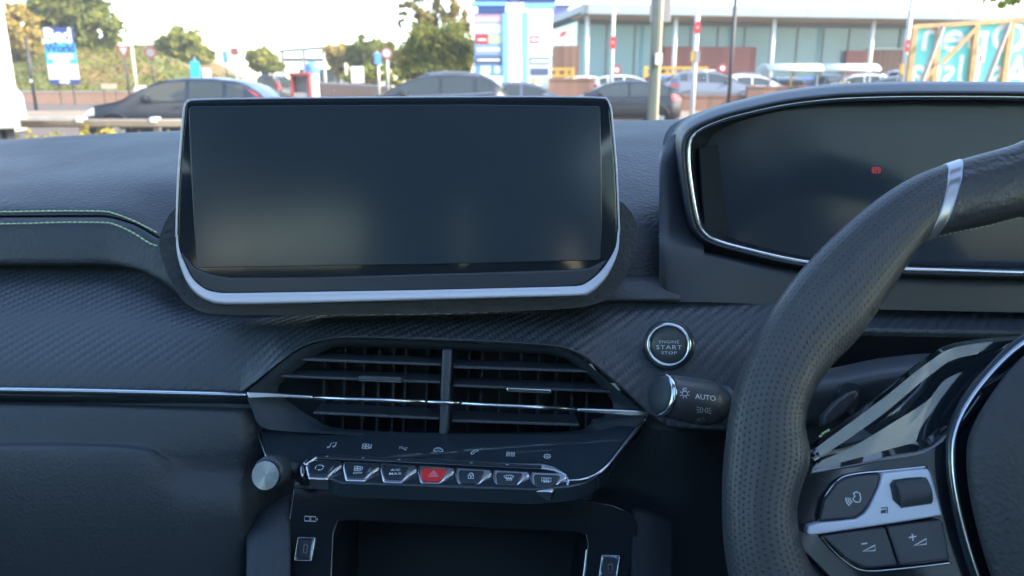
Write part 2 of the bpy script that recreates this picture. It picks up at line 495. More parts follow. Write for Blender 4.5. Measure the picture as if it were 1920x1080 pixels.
M['headliner'] = mat('headliner', (0.30, 0.33, 0.36), 0.9)
M['trimgrey'] = mat('cabin_trim', (0.10, 0.11, 0.12), 0.8)
M['windscreen'] = glass_mat('windscreen_glass', (0.98, 0.99, 0.985), 0.7, 0.5)
M['sideglass'] = glass_mat('side_glass', (0.82, 0.88, 0.86), 0.6)
M['roofglass'] = glass_mat('tinted_roof_glass', (0.62, 0.66, 0.68), 0.6)
M['lacquer'] = mat('spoke_lacquer', (0.014, 0.022, 0.032), 0.04, spec=1.0, coat=1.0)
M['satin'] = mat('satin_insert', (0.42, 0.44, 0.48), 0.3, metal=0.8)
M['tunnel'] = mat('cluster_tunnel', (0.026, 0.034, 0.046), 0.8, spec=0.1)
M['cubby'] = mat('cubby_black', (0.018, 0.027, 0.036), 0.6, spec=0.25)
M['console'] = mat('console_black', (0.013, 0.020, 0.028), 0.07, spec=0.5, rvar=0.04, vscale=20)
M['brushed'] = mat('turned_aluminium', (0.62, 0.66, 0.70), 0.22, metal=1.0)

# ---------------------------------------------------------------- shell
shell = empty('car_cabin', (-0.08, -0.6, 0.3), 'roof, pillars, doors and glass of the car around the dashboard', 'car')
CX = -0.08
def side_pts(s): return CX + s
HEAD_Y, HEAD_Z = 0.42, 1.53
v, f = [], []
ny_, nx_ = 14, 12
for i in range(ny_ + 1):
    y = HEAD_Y - (HEAD_Y + 2.3) * i / ny_
    zt = HEAD_Z + 0.06 * math.sin(math.pi * min(1, i / ny_ * 1.2 + 0.1)) - 0.14 * max(0, (i / ny_ - 0.7)) / 0.3
    for j in range(nx_ + 1):
        s = -1 + 2 * j / nx_
        v.append((CX + 0.64 * s, y, zt - 0.05 * abs(s) ** 3))
gf = []
for i in range(ny_):
    for j in range(nx_):
        a = i * (nx_ + 1) + j
        (gf if 1 <= i <= 4 and 1 <= j <= 10 else f).append((a, a + 1, a + nx_ + 2, a + nx_ + 1))
used = sorted({q for t in gf for q in t}); remap = {q: k for k, q in enumerate(used)}
obj('added_glass_roof', [Vector(v[q]) + Vector((0, 0, .012)) for q in used], [tuple(remap[q] for q in t) for t in gf], M['roofglass'], shell, smooth=True)  # unseen roof pane, added and sized to let skylight onto the dash
obj('roof_lining', v, f, M['headliner'], shell, smooth=True, solid=0.03)
def gl_sheet(name, a, b, c, d, m, bow, nx=12, ny=8, **kw):
    a, b, c, d = map(Vector, (a, b, c, d))
    v = []; f = []
    n = (b - a).cross(d - a).normalized()
    for i in range(ny + 1):
        t = i / ny
        for j in range(nx + 1):
            s = j / nx
            p = (a * (1 - s) + b * s) * (1 - t) + (d * (1 - s) + c * s) * t
            v.append(p + n * bow * (4 * s * (1 - s)) )
    for i in range(ny):
        for j in range(nx):
            q = i * (nx + 1) + j
            f.append((q, q + 1, q + nx + 2, q + nx + 1))
    return obj(name, v, f, m, shell, smooth=True, **kw)
gl_sheet('windscreen', (CX - 0.80, 1.12, 1.13), (CX + 0.80, 1.12, 1.13), (CX + 0.60, HEAD_Y, 1.505), (CX - 0.60, HEAD_Y, 1.505), M['windscreen'], 0.03)
for s in (-1, 1):
    obj('pillar', *tube([(CX + s * 0.83, 1.16, 1.10), (CX + s * 0.74, 0.80, 1.29), (CX + s * 0.63, HEAD_Y, 1.485)], [0.05, 0.045, 0.045], 8), M['headliner'], shell, smooth=True)
    obj('pillar', *tube([(CX + s * 0.74, -0.82, 1.08), (CX + s * 0.63, -0.90, 1.44)], [0.07, 0.05], 8), M['trimgrey'], shell, smooth=True)
    obj('pillar', *tube([(CX + s * 0.74, -1.45, 1.08), (CX + s * 0.62, -1.60, 1.42)], [0.09, 0.08], 8), M['trimgrey'], shell, smooth=True)
    x0 = CX + s * 0.74
    obj('door_panel', *boxvf(min(x0, x0 + s * 0.06), max(x0, x0 + s * 0.06), -2.3, 1.15, 0.30, 1.09), M['trimgrey'], shell, bevel=0.015)
    gl = [(x0 + s * .02, -0.82, 1.085), (x0 + s * .02, 0.9, 1.085), (CX + s * 0.645, HEAD_Y, 1.485), (CX + s * 0.645, -0.90, 1.485)]
    gr = [(x0 + s * .02, -1.45, 1.085), (x0 + s * .02, -0.82, 1.085), (CX + s * 0.645, -0.90, 1.485), (CX + s * 0.645, -1.5, 1.47)]
    for g_ in (gl, gr): obj('side_window', g_, [(0, 1, 2, 3)], M['sideglass'], shell, solid=0.004)
obj('tailgate', *boxvf(CX - 0.74, CX + 0.74, -2.36, -2.3, 0.3, 1.12), M['trimgrey'], shell, bevel=0.02)
obj('rear_window', [(CX - .62, -2.32, 1.12), (CX + .62, -2.32, 1.12), (CX + .55, -2.22, 1.40), (CX - .55, -2.22, 1.40)], [(0, 1, 2, 3)], M['sideglass'], shell, solid=0.004)
obj('cabin_floor', *boxvf(CX - 0.74, CX + 0.74, -2.3, 1.15, 0.24, 0.30), M['trimgrey'], shell)
obj('bulkhead', *boxvf(CX - 0.80, CX + 0.80, 1.16, 1.20, 0.24, 1.10), M['trimgrey'], shell)
v, f = [], []
for (y, z, w) in ((-0.9, 0.62, .66), (-1.35, 0.58, .66), (-1.45, 0.62, .66), (-1.66, 1.12, .62), (-1.74, 1.12, .62), (-1.72, 0.4, .66)):
    v += [(CX - w, y, z), (CX + w, y, z)]
f = [(2 * i, 2 * i + 1, 2 * i + 3, 2 * i + 2) for i in range(5)]
obj('rear_bench', v, f, M['trimgrey'], shell, solid=0.03)

for hx_ in (0.06, 0.44):
    obj('added_headrest', *boxvf(CX + hx_ - .18, CX + hx_ + .18, -1.78, -1.66, 1.13, 1.36), M['trimgrey'], shell, bevel=.04)  # unseen blocks added to mask part of the rear window mirrored in the screen
# ---------------------------------------------------------------- dashboard
dash = empty('dashboard', W(745, 900, 0.6), 'dark leather dashboard with lime double stitching and carbon weave trim', 'dashboard')
far = [(-420, 284, 1.03), (0, 262, 1.03), (160, 253, 1.03), (330, 245, 1.03), (700, 236, 1.03), (1150, 227, 1.03), (1260, 224, 1.03), (1500, 218, 1.03), (2700, 214, 1.03)]
far0 = [(x, y + 34, 1.10) for x, y, d in far]
upper_rows = [
    far0, far,
    [(-420, 318, .84), (0, 302, .84), (330, 288, .83), (700, 284, .82), (1150, 262, .84), (1260, 258, .86), (1500, 262, .86), (2700, 262, .86)],
    [(-420, 360, .70), (0, 350, .70), (330, 345, .69), (700, 350, .68), (1150, 330, .70), (1260, 330, .71), (1500, 335, .72), (2700, 340, .72)],
    [(-420, 394, .640), (0, 391, .640), (190, 390, .640), (250, 402, .632), (305, 432, .622), (420, 470, .61), (800, 486, .60), (1080, 440, .61), (1150, 420, .618), (1260, 420, .625), (1500, 430, .63), (2700, 430, .63)],
    [(-420, 408, .632), (0, 404, .632), (190, 403, .632), (250, 417, .624), (305, 447, .613), (420, 486, .60), (800, 500, .592), (1080, 470, .60), (1150, 470, .605), (1260, 470, .61), (1500, 470, .62), (2700, 470, .62)],
    [(-420, 411, .642), (0, 407, .642), (190, 406, .642), (250, 420, .634), (305, 450, .623), (420, 489, .61), (800, 505, .602), (1080, 500, .60), (1150, 520, .598), (1260, 520, .60), (1500, 500, .62), (2700, 500, .62)],
]
sheet('top_pad', upper_rows, -420, 1275, 150, 5, M['pad'], dash, solid=0.0)
sheet('top_pad', [[(x, y + 1, d) for x, y, d in r] for r in upper_rows[:3]] + [[(1150, 300, .80), (1500, 310, .80), (2700, 310, .80)]], 1262, 2700, 40, 5, M['pad'], dash, solid=0.0)
lower_rows = [
    [(-420, 409, .645), (0, 405, .645), (190, 404, .645), (250, 418, .637), (305, 448, .626), (420, 487, .612), (800, 510, .605), (1080, 510, .60), (1150, 515, .600), (1275, 520, .60)],
    [(-420, 413, .630), (0, 409, .630), (190, 408, .630), (250, 422, .622), (305, 452, .611), (420, 491, .598), (800, 516, .59), (1080, 516, .585), (1150, 525, .585), (1275, 530, .588)],
    [(-420, 430, .622), (0, 427, .622), (190, 426, .622), (250, 440, .616), (305, 468, .606), (420, 510, .594), (800, 530, .585), (1080, 530, .58), (1150, 535, .58), (1275, 540, .582)],
    [(-420, 494, .612), (0, 492, .612), (190, 492, .612), (250, 500, .606), (305, 524, .598), (345, 550, .592), (420, 570, .585), (800, 580, .575), (1080, 570, .57), (1150, 562, .570), (1275, 562, .572)],
    [(-420, 500, .622), (0, 498, .622), (190, 498, .622), (240, 502, .616), (290, 520, .608), (345, 557, .602), (420, 576, .595), (800, 585, .585), (1080, 575, .58), (1150, 568, .580), (1275, 567, .582)],
]
sheet('front_pad', lower_rows, -420, 1275, 130, 4, M['pad_low'], dash, solid=0.0)
# stitching: two rows of thread
def stitch_row(pts, pitch=0.0046, name='stitching', par=None, r=0.0007, gap=0.78):
    P = cat(pts, 400)
    pw = [W(*p) for p in P]
    mb = MB(); acc = 0; start = pw[0]; i = 0
    L = [0]
    for a, b in zip(pw, pw[1:]): L.append(L[-1] + (b - a).length)
    s = 0
    A = np.array([tuple(p) for p in pw])
    while s < L[-1] - pitch:
        q = [Vector([np.interp(t, L, A[:, k]) for k in range(3)]) for t in (s, s + pitch * gap * .5, s + pitch * gap)]
        n = Vector((0, -0.8, 0.5)).normalized()
        q = [q[0] - n * 0.0004, q[1] + n * 0.0005, q[2] - n * 0.0004]
        mb.add(tube(q, r, 5)); s += pitch
    return mb.build(name, M['stitch'], par, smooth=True, kind='stuff')
stitch_row([(-420, 401, .6345), (0, 397.5, .6345), (100, 396, .6345), (190, 396.5, .6340), (215, 401, .631), (250, 414, .6245), (280, 429, .6185), (301, 440, .6135)], par=dash)
stitch_row([(-420, 423, .6225), (0, 420, .6225), (100, 417.5, .6225), (190, 417.5, .6220), (215, 421, .619), (250, 437, .6125), (280, 456, .607), (300, 463, .603)], par=dash)
# carbon-weave trim panel with the vent opening cut into its lower edge
VP = Plane(W(840, 720, .520), (0.03, -0.95, 0.30))
def vd(px, py, add=0.0): return (px, py, VP.depth(px, py) + add)
low_edge = [(-420, 724, .528), (0, 728, .528), (380, 733, .526), (450, 735, .525), (470, 722, .523), (520, 682, .522), (565, 650, .523), (600, 638, .524), (650, 632, .525), (840, 637, .525), (1000, 645, .524), (1050, 650, .523), (1090, 664, .521), (1140, 703, .517), (1190, 748, .512), (1215, 772, .51), (1260, 800, .515), (1400, 806, .52)]
carbon_rows = [
    [(-420, 498, .640), (0, 496, .640), (190, 496, .640), (240, 500, .634), (290, 516, .624), (345, 553, .612), (420, 572, .602), (800, 580, .592), (1080, 570, .585), (1240, 566, .582), (1400, 568, .58)],
    [(-420, 520, .622), (0, 520, .622), (190, 522, .620), (290, 545, .610), (345, 570, .602), (420, 584, .594), (800, 588, .583), (1080, 582, .575), (1240, 580, .572), (1400, 585, .57)],
    [(-420, 600, .572), (0, 602, .572), (200, 604, .570), (345, 612, .566), (450, 618, .560), (560, 612, .556), (650, 606, .552), (840, 608, .548), (1050, 612, .545), (1140, 630, .543), (1215, 655, .542), (1400, 665, .545)],
    [(-420, 690, .536), (0, 692, .536), (380, 697, .533), (450, 700, .531), (480, 692, .530), (530, 660, .530), (570, 640, .531), (610, 628, .531), (650, 622, .532), (840, 627, .531), (1000, 635, .530), (1050, 640, .529), (1100, 656, .526), (1150, 695, .521), (1200, 738, .516), (1260, 770, .52), (1400, 776, .525)],
    low_edge,
    [(x, y + 4, d + .012) for x, y, d in low_edge],
]
sheet('carbon_trim', carbon_rows, -420, 1490, 272, 6, M['carbon'], dash, solid=0.0)
right_trim = [
    [(1380, 566, .60), (1600, 578, .60), (2000, 588, .60), (2700, 600, .60)],
    [(1380, 572, .590), (1600, 588, .590), (2000, 596, .590), (2700, 606, .590)],
    [(1380, 604, .545), (1600, 618, .540), (1700, 621, .540), (2000, 624, .540), (2700, 626, .540)],
    [(1380, 614, .546), (1600, 628, .541), (1700, 631, .541), (2000, 634, .541), (2700, 636, .541)],
]
sheet('carbon_trim', right_trim, 1478, 2700, 60, 4, M['carbon'], dash, solid=0.0)
# lower knee panel on the driver's side
sheet('knee_panel', [
    [(1190, 786, .530), (1260, 798, .522), (1400, 720, .565), (1600, 620, .568), (2700, 630, .568)],
    [(1190, 800, .528), (1260, 812, .520), (1400, 800, .57), (1600, 690, .60), (2700, 700, .60)],
    [(1100, 1000, .53), (1260, 1000, .535), (1400, 1000, .57), (1600, 900, .61), (2700, 900, .61)],
    [(1100, 1300, .54), (1260, 1300, .54), (1400, 1300, .56), (1600, 1300, .60), (2700, 1300, .60)]], 1110, 2700, 60, 5, M['grain'], dash, solid=0.0)
# left lower panel: ledge, glove box lid with its moulded line
gl_rows = [
    [(-420, 745, .532), (0, 746, .532), (460, 755, .528), (520, 760, .530)],
    [(-420, 756, .530), (0, 757, .530), (460, 766, .526), (520, 770, .530)],
    [(-420, 758, .518), (0, 759, .518), (445, 769, .515), (480, 770, .524), (520, 775, .530)],
    [(-420, 764, .513), (0, 765, .513), (445, 774, .510), (480, 776, .520), (520, 780, .530)],
    [(-420, 822, .500), (0, 826, .500), (300, 838, .498), (445, 845, .500), (490, 850, .512), (520, 860, .53)],
    [(-420, 826, .498), (0, 830, .498), (200, 833, .498), (280, 840, .497), (330, 862, .496), (445, 880, .498), (520, 885, .53)],
    [(-420, 834, .490), (0, 838, .490), (200, 841, .490), (280, 850, .491), (340, 880, .494), (445, 890, .497), (520, 895, .53)],
    [(-420, 960, .476), (0, 965, .476), (300, 970, .478), (445, 975, .482), (520, 985, .53)],
    [(-420, 1300, .47), (0, 1300, .47), (300, 1300, .475), (445, 1300, .485), (520, 1300, .55)],
]
sheet('glove_box', gl_rows, -420, 520, 110, 5, M['grain'], dash, solid=0.0)
# chrome strip along the passenger side
def strip(name, pts, m, par, n=60, back=(0, 0.01, 0), proud=0.0):
    """pts: (px, py_top, py_bottom, depth); a half-round strip"""
    P = cat(pts, n)
    v = []; f = []; k = 7
    for px, a, b, d in P:
        for i in range(k):
            t = i / (k - 1)
            v.append(W(px, a + (b - a) * t, d - proud * math.sin(math.pi * t)))
    for i in range(n - 1):
        for j in range(k - 1):
            q = i * k + j
            f.append((q, q + 1, q + k + 1, q + k))
    return obj(name, v, f, m, par, smooth=True, solid=0.004)
strip('chrome_strip', [(-420, 722, 736, .522), (0, 725, 739, .522), (230, 729, 743, .521), (461, 735, 748.5, .519)], M['chrome'], dash, proud=0.003)
sheet('shadow_gap', [[(-420, 734, .526), (520, 746, .524)], [(-420, 748, .53), (520, 760, .528)]], -420, 520, 20, 2, M['piano'], dash)

# ---------------------------------------------------------------- touchscreen
ts = empty('touchscreen', W(745, 570, .53), 'wide blank touchscreen with silver lower edge standing on the dashboard', 'screen')
SPn = Plane(W(745, 370, .515), (0.077, -0.99, 0.115))
def on(plane, pts, off=0.0): return [plane.hit(x, y, off) for x, y in pts]
cowl_half_l = [(415, 590), (362, 575), (340, 561), (318, 523), (304, 489), (298, 451), (304, 429), (314, 408), (326, 391), (345, 385), (420, 384)]
cowl_half_r = [(1100, 374), (1150, 374), (1168, 380), (1181, 394), (1193, 415), (1197, 440), (1190, 475), (1172, 520), (1150, 550), (1110, 572), (1000, 582), (700, 590)]
plate('cowl', on(SPn, cat(cowl_half_l + cowl_half_r, 90, True), -0.022), SPn.n * -0.06, M['pad_low'], ts, bevel=0.010)
outl = [(345, 200), (339, 260), (333, 340), (330, 420), (331, 468), (338, 499), (352, 532), (371, 554), (393, 565), (425, 571), (560, 569), (745, 564), (930, 559), (1080, 555), (1105, 550), (1130, 528), (1148, 498), (1159, 465), (1161, 420), (1157, 325), (1151, 250), (1146, 202), (1141, 189), (1130, 183), (1000, 181), (745, 182), (500, 184), (362, 187), (350, 191)]
def dens(pts, n):   # straight resample of a closed outline
    return [tuple(p) for p in cat(pts, n, True)]
bez = plate('bezel', on(SPn, dens(outl, 160)), SPn.n * -0.016, M['bezel'], ts, bevel=0.0022)
disp = [(353, 205), (357, 300), (363, 420), (368, 500), (372, 502.5), (600, 499), (900, 493.5), (1122, 488), (1126, 484), (1129, 420), (1128, 300), (1126, 204), (1122, 199), (900, 196), (600, 197), (358, 199)]
def poly_rs(pts, n):     # piecewise linear resample, closed
    P = np.array(list(pts) + [pts[0]], float)
    L = np.concatenate([[0], np.cumsum(np.linalg.norm(np.diff(P, axis=0), axis=1))])
    s = np.linspace(0, L[-1], n + 1)[:-1]
    return [(np.interp(t, L, P[:, 0]), np.interp(t, L, P[:, 1])) for t in s]
plate('display', on(SPn, disp, 0.0012), SPn.n * -0.002, M['display'], ts, bevel=0.0006)
# silver lower trim, a U that thins up both sides
so_ = [(330, 440), (331, 468), (338, 499), (352, 532), (371, 554), (393, 566), (425, 572), (560, 570), (745, 565), (930, 560), (1080, 556), (1106, 551), (1131, 529), (1149, 499), (1160, 466), (1161.5, 430)]
si_ = [(332.5, 440), (335, 466), (345, 492), (360, 522), (381, 541), (402, 548), (430, 550), (560, 548), (745, 545), (930, 541), (1075, 537), (1096, 533), (1121, 515), (1141, 490), (1155, 463), (1159, 430)]
A_ = cat(so_, 90); B_ = cat(si_, 90)
v = []; f = []; k = 6
for q_, (a, b) in enumerate(zip(A_, B_)):
    ed = min(1.0, min(q_, 89 - q_) / 14.0)
    for i in range(k):
        t = i / (k - 1)
        p = a * (1 - t) + b * t
        v.append(SPn.hit(p[0], p[1], (0.0025 + 0.0025 * (1 - t) ** 2 - (0.005 if i == 0 else 0)) * ed + 0.0005))
for i in range(len(A_) - 1):
    for j in range(k - 1):
        q = i * k + j
        f.append((q, q + k, q + k + 1, q + 1))
obj('silver_trim', v, f, M['silver'], ts, smooth=True, solid=0.004)
obj('edge_highlight', *tube(on(SPn, cat([(330.5, 445), (331, 420), (333.5, 340), (339.5, 260), (345, 203), (350, 191.5), (362, 187), (500, 184.3), (745, 182.3), (1000, 181.3), (1129, 183.3), (1140, 189), (1145.5, 203), (1150.5, 250), (1156.5, 325), (1160.5, 420), (1161, 440)], 120), 0.0002), 0.0006, 6, ref=SPn.n), M['silver'], ts, smooth=True)  # silver tube drawn in as the sky highlight along the bezel edge
chin_o = [(339, 474), (346, 490), (361, 521), (382, 540), (403, 547), (431, 549), (560, 547), (745, 544), (930, 540), (1074, 536), (1094, 532), (1119, 514), (1138, 488), (1128, 492), (1105, 503), (1060, 507), (930, 511), (745, 516), (560, 521), (430, 521), (395, 515), (365, 503), (350, 486)]
plate('chin', on(SPn, chin_o, 0.0022), SPn.n * -0.004, M['chin'], ts, bevel=0.0008)

# ---------------------------------------------------------------- instrument cluster
cl = empty('instrument_cluster', W(1990, 560, .66), 'hooded instrument cluster with chrome ring and red parking brake light', 'instrument cluster')
ring_half = [(1990, 183), (1850, 181.5), (1700, 181.5), (1600, 184), (1540, 188), (1470, 197), (1400, 212), (1350, 226), (1308, 245), (1292, 265), (1289, 295), (1294, 345), (1303, 400), (1313, 428), (1336, 449), (1400, 468), (1500, 490), (1600, 500), (1700, 505), (1850, 509), (1990, 511)]
def mirror_closed(h, cx=1990):
    return h + [(2 * cx - x, y) for x, y in h[-2:0:-1]]
CLP = Plane(W(1600, 350, .60), (-0.06, -1, 0.10))
ringc = cat(mirror_closed(ring_half), 240, True)
obj('chrome_ring', *tube(on(CLP, ringc, 0.002), 0.0025, 8, closed=True, ref=CLP.n, sy=1.4), M['chrome'], cl, smooth=True)
def scale_half(h, up, left, down):
    out = []
    for x, y in h:
        tx = min(1, max(0, (1560 - x) / 270.0)); ty = (345 - y) / 165.0
        out.append((x - left * tx, y - up * max(0, ty) - down * min(0, ty)))
    return out
def closed_loft(name, rings, m, par, n=240, close=True, smooth=True, solid=0.0):
    v = []; f = []
    for r_, offs in rings:
        c = cat(mirror_closed(r_), n, True)
        for x, y in c:
            v.append(CLP.hit(x, y, offs) if not callable(offs) else offs(x, y))
    for i in range(len(rings) - 1):
        for j in range(n):
            k = (j + 1) % n
            f.append((i * n + j, (i + 1) * n + j, (i + 1) * n + k, i * n + k))
    return obj(name, v, f, m, par, smooth=smooth, solid=solid)
closed_loft('hood', [
    (scale_half(ring_half, -2, -3, -3), 0.0),
    (scale_half(ring_half, 4, 4, 4), 0.001),
    (scale_half(ring_half, 5, 6, 5), 0.011),
    (scale_half(ring_half, 8, 9, 7), 0.012),
    (scale_half(ring_half, 12, 14, 10), 0.007),
    (scale_half(ring_half, 22, 18, 14), -0.006),
    (scale_half(ring_half, 25, 21, 18), -0.012),
    (scale_half(ring_half, 27, 25, 22), -0.03),
    (scale_half(ring_half, 29, 32, 40), -0.05),
    (scale_half(ring_half, 24, 46, 70), -0.055),
], M['soft'], cl)
# side cheek that carries the hood down to the trim
sheet('cheek', [
    [(1232, 300, .632), (1240, 279, .636), (1252, 263, .64), (1268, 250, .645), (1300, 240, .65)],
    [(1232, 318, .622), (1240, 300, .622), (1252, 290, .624), (1268, 284, .628), (1300, 290, .64)],
    [(1232, 430, .60), (1250, 430, .60), (1268, 430, .604), (1330, 440, .615)],
    [(1232, 470, .588), (1250, 470, .586), (1300, 474, .588), (1500, 508, .600), (1700, 520, .605), (2700, 525, .61)],
    [(1238, 566, .580), (1260, 566, .575), (1300, 566, .573), (1500, 572, .580), (1700, 582, .585), (2700, 585, .59)]],
    1236, 1320, 30, 6, M['soft'], cl, solid=0.0)
sheet('lower_bezel', [
    [(1300, 470, .594), (1340, 476, .600), (1500, 505, .604), (1640, 514, .604), (1990, 520, .604), (2700, 500, .61)],
    [(1300, 474, .588), (1340, 482, .589), (1500, 511, .590), (1640, 520, .590), (1990, 526, .590), (2700, 510, .61)],
    [(1300, 480, .587), (1340, 490, .586), (1500, 520, .586), (1640, 528, .586), (1990, 534, .586), (2700, 520, .61)],
    [(1300, 566, .573), (1340, 567, .575), (1500, 573, .580), (1640, 580, .580), (1990, 586, .580), (2700, 590, .60)]],
    1318, 2700, 60, 4, M['soft'], cl, solid=0.0)
# inside: tunnel wall and the recessed display
closed_loft('tunnel', [
    (scale_half(ring_half, -3, -4, -4), -0.001),
    (scale_half(ring_half, -6, -10, -8), -0.012),
    (scale_half(ring_half, -8, -34, -10), -0.030),
], M['tunnel'], cl)
back = cat(mirror_closed(scale_half(ring_half, -7, -32, -9)), 160, True)
plate('display', on(CLP, back, -0.030), CLP.n * -0.004, M['cluster_glass'], cl)
obj('side_strip', [CLP.hit(x, y, o_) for x, y, o_ in ((1312, 278, -.010), (1346, 270, -.029), (1366, 444, -.029), (1322, 430, -.010))], [(0, 3, 2, 1)], M['tunnel'], cl, solid=0.002)
def psign(c, r):
    x, y = c
    st = [circ(x, y, r, 20), circ(x, y, r * 1.5, 8, 130, 230), circ(x, y, r * 1.5, 8, -50, 50), [(x - r * .25, y + r * .5), (x - r * .25, y - r * .5), (x + r * .2, y - r * .5), (x + r * .35, y - r * .25), (x + r * .2, y), (x - r * .25, y)]]
    return st, (0,)
st, cz = psign((1643, 319), 5.2)
v, f = ribbons(st, CLP, 0.00036, -0.0288, cz)
obj('parking_brake_light', v, f, M['red_light'], cl)

# ---------------------------------------------------------------- centre air vent
vent = empty('air_vent', W(838, 815, .53), 'twin centre air vent with dark slats under the touchscreen', 'air vent')
vo = [(462, 738), (480, 722), (530, 680), (570, 653), (605, 642), (650, 637), (840, 643), (1000, 650), (1048, 656), (1085, 670), (1135, 710), (1185, 755), (1214, 779), (1180, 806), (1120, 822), (840, 824), (560, 810), (490, 800), (474, 770)]
vi = [(520, 735), (530, 715), (560, 690), (590, 668), (618, 655), (655, 650), (840, 656), (1000, 663), (1042, 668), (1072, 680), (1105, 705), (1135, 735), (1150, 765), (1110, 790), (1070, 808), (840, 812), (640, 803), (590, 785), (550, 760)]
VO = cat(vo, 120, True); VI = cat(vi, 120, True)
v = []; f = []
n = 120
rings = [(VO, 0.0), (VO * .5 + VI * .5, -0.003), (VI, -0.012), (VI, -0.055)]
for c, o_ in rings: v += [VP.hit(x, y, o_) for x, y in c]
for i in range(3):
    for j in range(n):
        k = (j + 1) % n
        f.append((i * n + j, (i + 1) * n + j, (i + 1) * n + k, i * n + k))
f.append(tuple(3 * n + j for j in range(n)))
obj('surround', *fix((v, f)), M['vent'], vent, smooth=False)
bpy.data.objects['surround'].data.polygons.foreach_set('use_smooth', [True] * len(bpy.data.objects['surround'].data.polygons))
bpy.data.objects['surround'].data.set_sharp_from_angle(angle=R(35))
def blade(name, a, b, off0, off1, th, par=vent, m=None):
    """a slat between two pixels: front edge at off0, back edge at off1 behind"""
    p = [VP.hit(*a, off0), VP.hit(*b, off0)]
    up = VP.uy * th
    bk = VP.n * (off1 - off0) + VP.uy * 0.004
    q = []
    for t in (p[0], p[1]):
        q += [t - up, t + up, t + bk + up * .8, t + bk - up * .8]
    f = [(0, 1, 2, 3), (7, 6, 5, 4), (0, 4, 5, 1), (1, 5, 6, 2), (2, 6, 7, 3), (3, 7, 4, 0)]
    return obj(name, *fix((q, f)), m or M['slat'], par, bevel=0.0006)
for a, b in (((566, 674), (828, 684)), ((522, 705), (826, 717)), ((588, 774), (824, 785)), ((850, 688), (1118, 697)), ((850, 723), (1164, 735)), ((848, 789), (1086, 797))):
    blade('slat', a, b, -0.006, -0.030, 0.0011)
dv = [(829, 654), (848, 655), (840, 816), (823, 816)]
plate('divider', on(VP, dv, -0.001), VP.n * -0.04, M['slat'], vent, bevel=0.002)
for x in (610, 648, 684, 712, 740, 762, 803, 880, 905, 940, 978, 1012, 1046, 1076, 1104):
    p = [VP.hit(x - 2, 655, -0.034), VP.hit(x + 2, 655, -0.034), VP.hit(x - 4, 810, -0.034), VP.hit(x - 8, 810, -0.034)]
    plate('vane', p, VP.n * -0.018, M['vent'], vent)
plate('tab', on(VP, [(672, 704), (752, 707), (752, 717), (672, 713)], -0.001), VP.n * -0.012, M['slat'], vent, bevel=0.0008)
plate('tab', on(VP, [(950, 726), (1034, 730), (1034, 738), (950, 735)], 0.000), VP.n * -0.012, M['darkchrome'], vent, bevel=0.0008)
obj('tab_line', *tube(on(VP, [(672, 713.5), (752, 717)], 0.0), 0.0003, 6), M['chrome'], vent)
# the chrome rod across the vent, in jointed pieces
obj('rod_end', *fix(plate_vf(on(VP, [(462, 735), (500, 736), (540, 739), (586, 741.5), (586, 749), (540, 747), (500, 747), (464, 748)], 0.004), VP.n * -0.004)), M['chrome'], vent, bevel=0.001)
obj('rod_end', *fix(plate_vf(on(VP, [(1083, 765), (1120, 766.5), (1170, 768), (1219, 770), (1216, 781), (1180, 780), (1140, 777), (1083, 772)], 0.004), VP.n * -0.004)), M['chrome'], vent, bevel=0.001)
for (x0, y0, x1, y1) in ((589, 745.4, 797, 753), (802, 753.2, 861, 755.6), (866, 756, 1080, 767.5)):
    obj('rod', *tube([VP.hit(x0 + (x1 - x0) * t, y0 + (y1 - y0) * t, 0.001) for t in (0, .5, 1)], 0.0016, 14), M['chrome'], vent, smooth=True)
for (x, y) in ((588, 745.3), (799.5, 753.1), (863.5, 755.8), (1081.5, 768)):
    a = VP.hit(x, y, 0.001); d = VP.ux * 0.0006
    obj('rod_joint', *tube([a - d, a + d], 0.0015, 14), M['vent'], vent)

# ---------------------------------------------------------------- black fascia with touch icons, silver side trims
FP = plane3(W(840, 815, .507), W(840, 890, .458), W(1000, 815, .5055))
KP = plane3(W(840, 866, .466), W(840, 908, .4475), W(1000, 866, .4645))
fasc = empty('fascia_panel', W(838, 900, .48), 'glossy black panel with white touch icons between vent and toggle keys', 'panel')
fo = [(474, 752), (490, 815), (497, 850), (520, 868), (560, 876), (640, 905), (840, 912), (1000, 918), (1068, 912), (1100, 905), (1128, 885), (1160, 840), (1196, 795), (1210, 778), (1150, 800), (1080, 815), (840, 812), (620, 806), (560, 795), (510, 770)]
fpan = plate('panel', on(FP, fo), FP.n * -0.012, M['piano'], fasc, bevel=0.001)
def trim_line(pts, r, plane, name='silver_line', par=fasc, off=0.002):
    P = cat(pts, 50)
    rr = [max(0.0003, p[2]) for p in P]
    return obj(name, *tube([plane.hit(p[0], p[1], off) for p in P], rr, 8, ref=plane.n), M['chrome'], par, smooth=True)
trim_line([(469, 751, .0012), (480, 795, .0010), (490, 830, .0008), (499, 856, .0006)], 0, FP)
trim_line([(1208, 788, .0017), (1185, 815, .0016), (1160, 848, .0013), (1138, 874, .0011), (1115, 891, .0009), (1090, 899, .0007), (1066, 901, .0006)], 0, FP)
def icon(name, strokes, plane, w=0.00055, closed=(), par=None, m='print', off=0.0004):
    v, f = ribbons(strokes, plane, w, off, closed)
    return obj(name, v, f, M[m], par or fpan)
icon('music_icon', [[(618, 838), (621, 831), (631, 829.5), (628, 836.5)], circ(615.5, 838.5, 2, 8, ry=1.3), circ(625.8, 837, 2, 8, ry=1.3)], FP, closed=(1, 2))
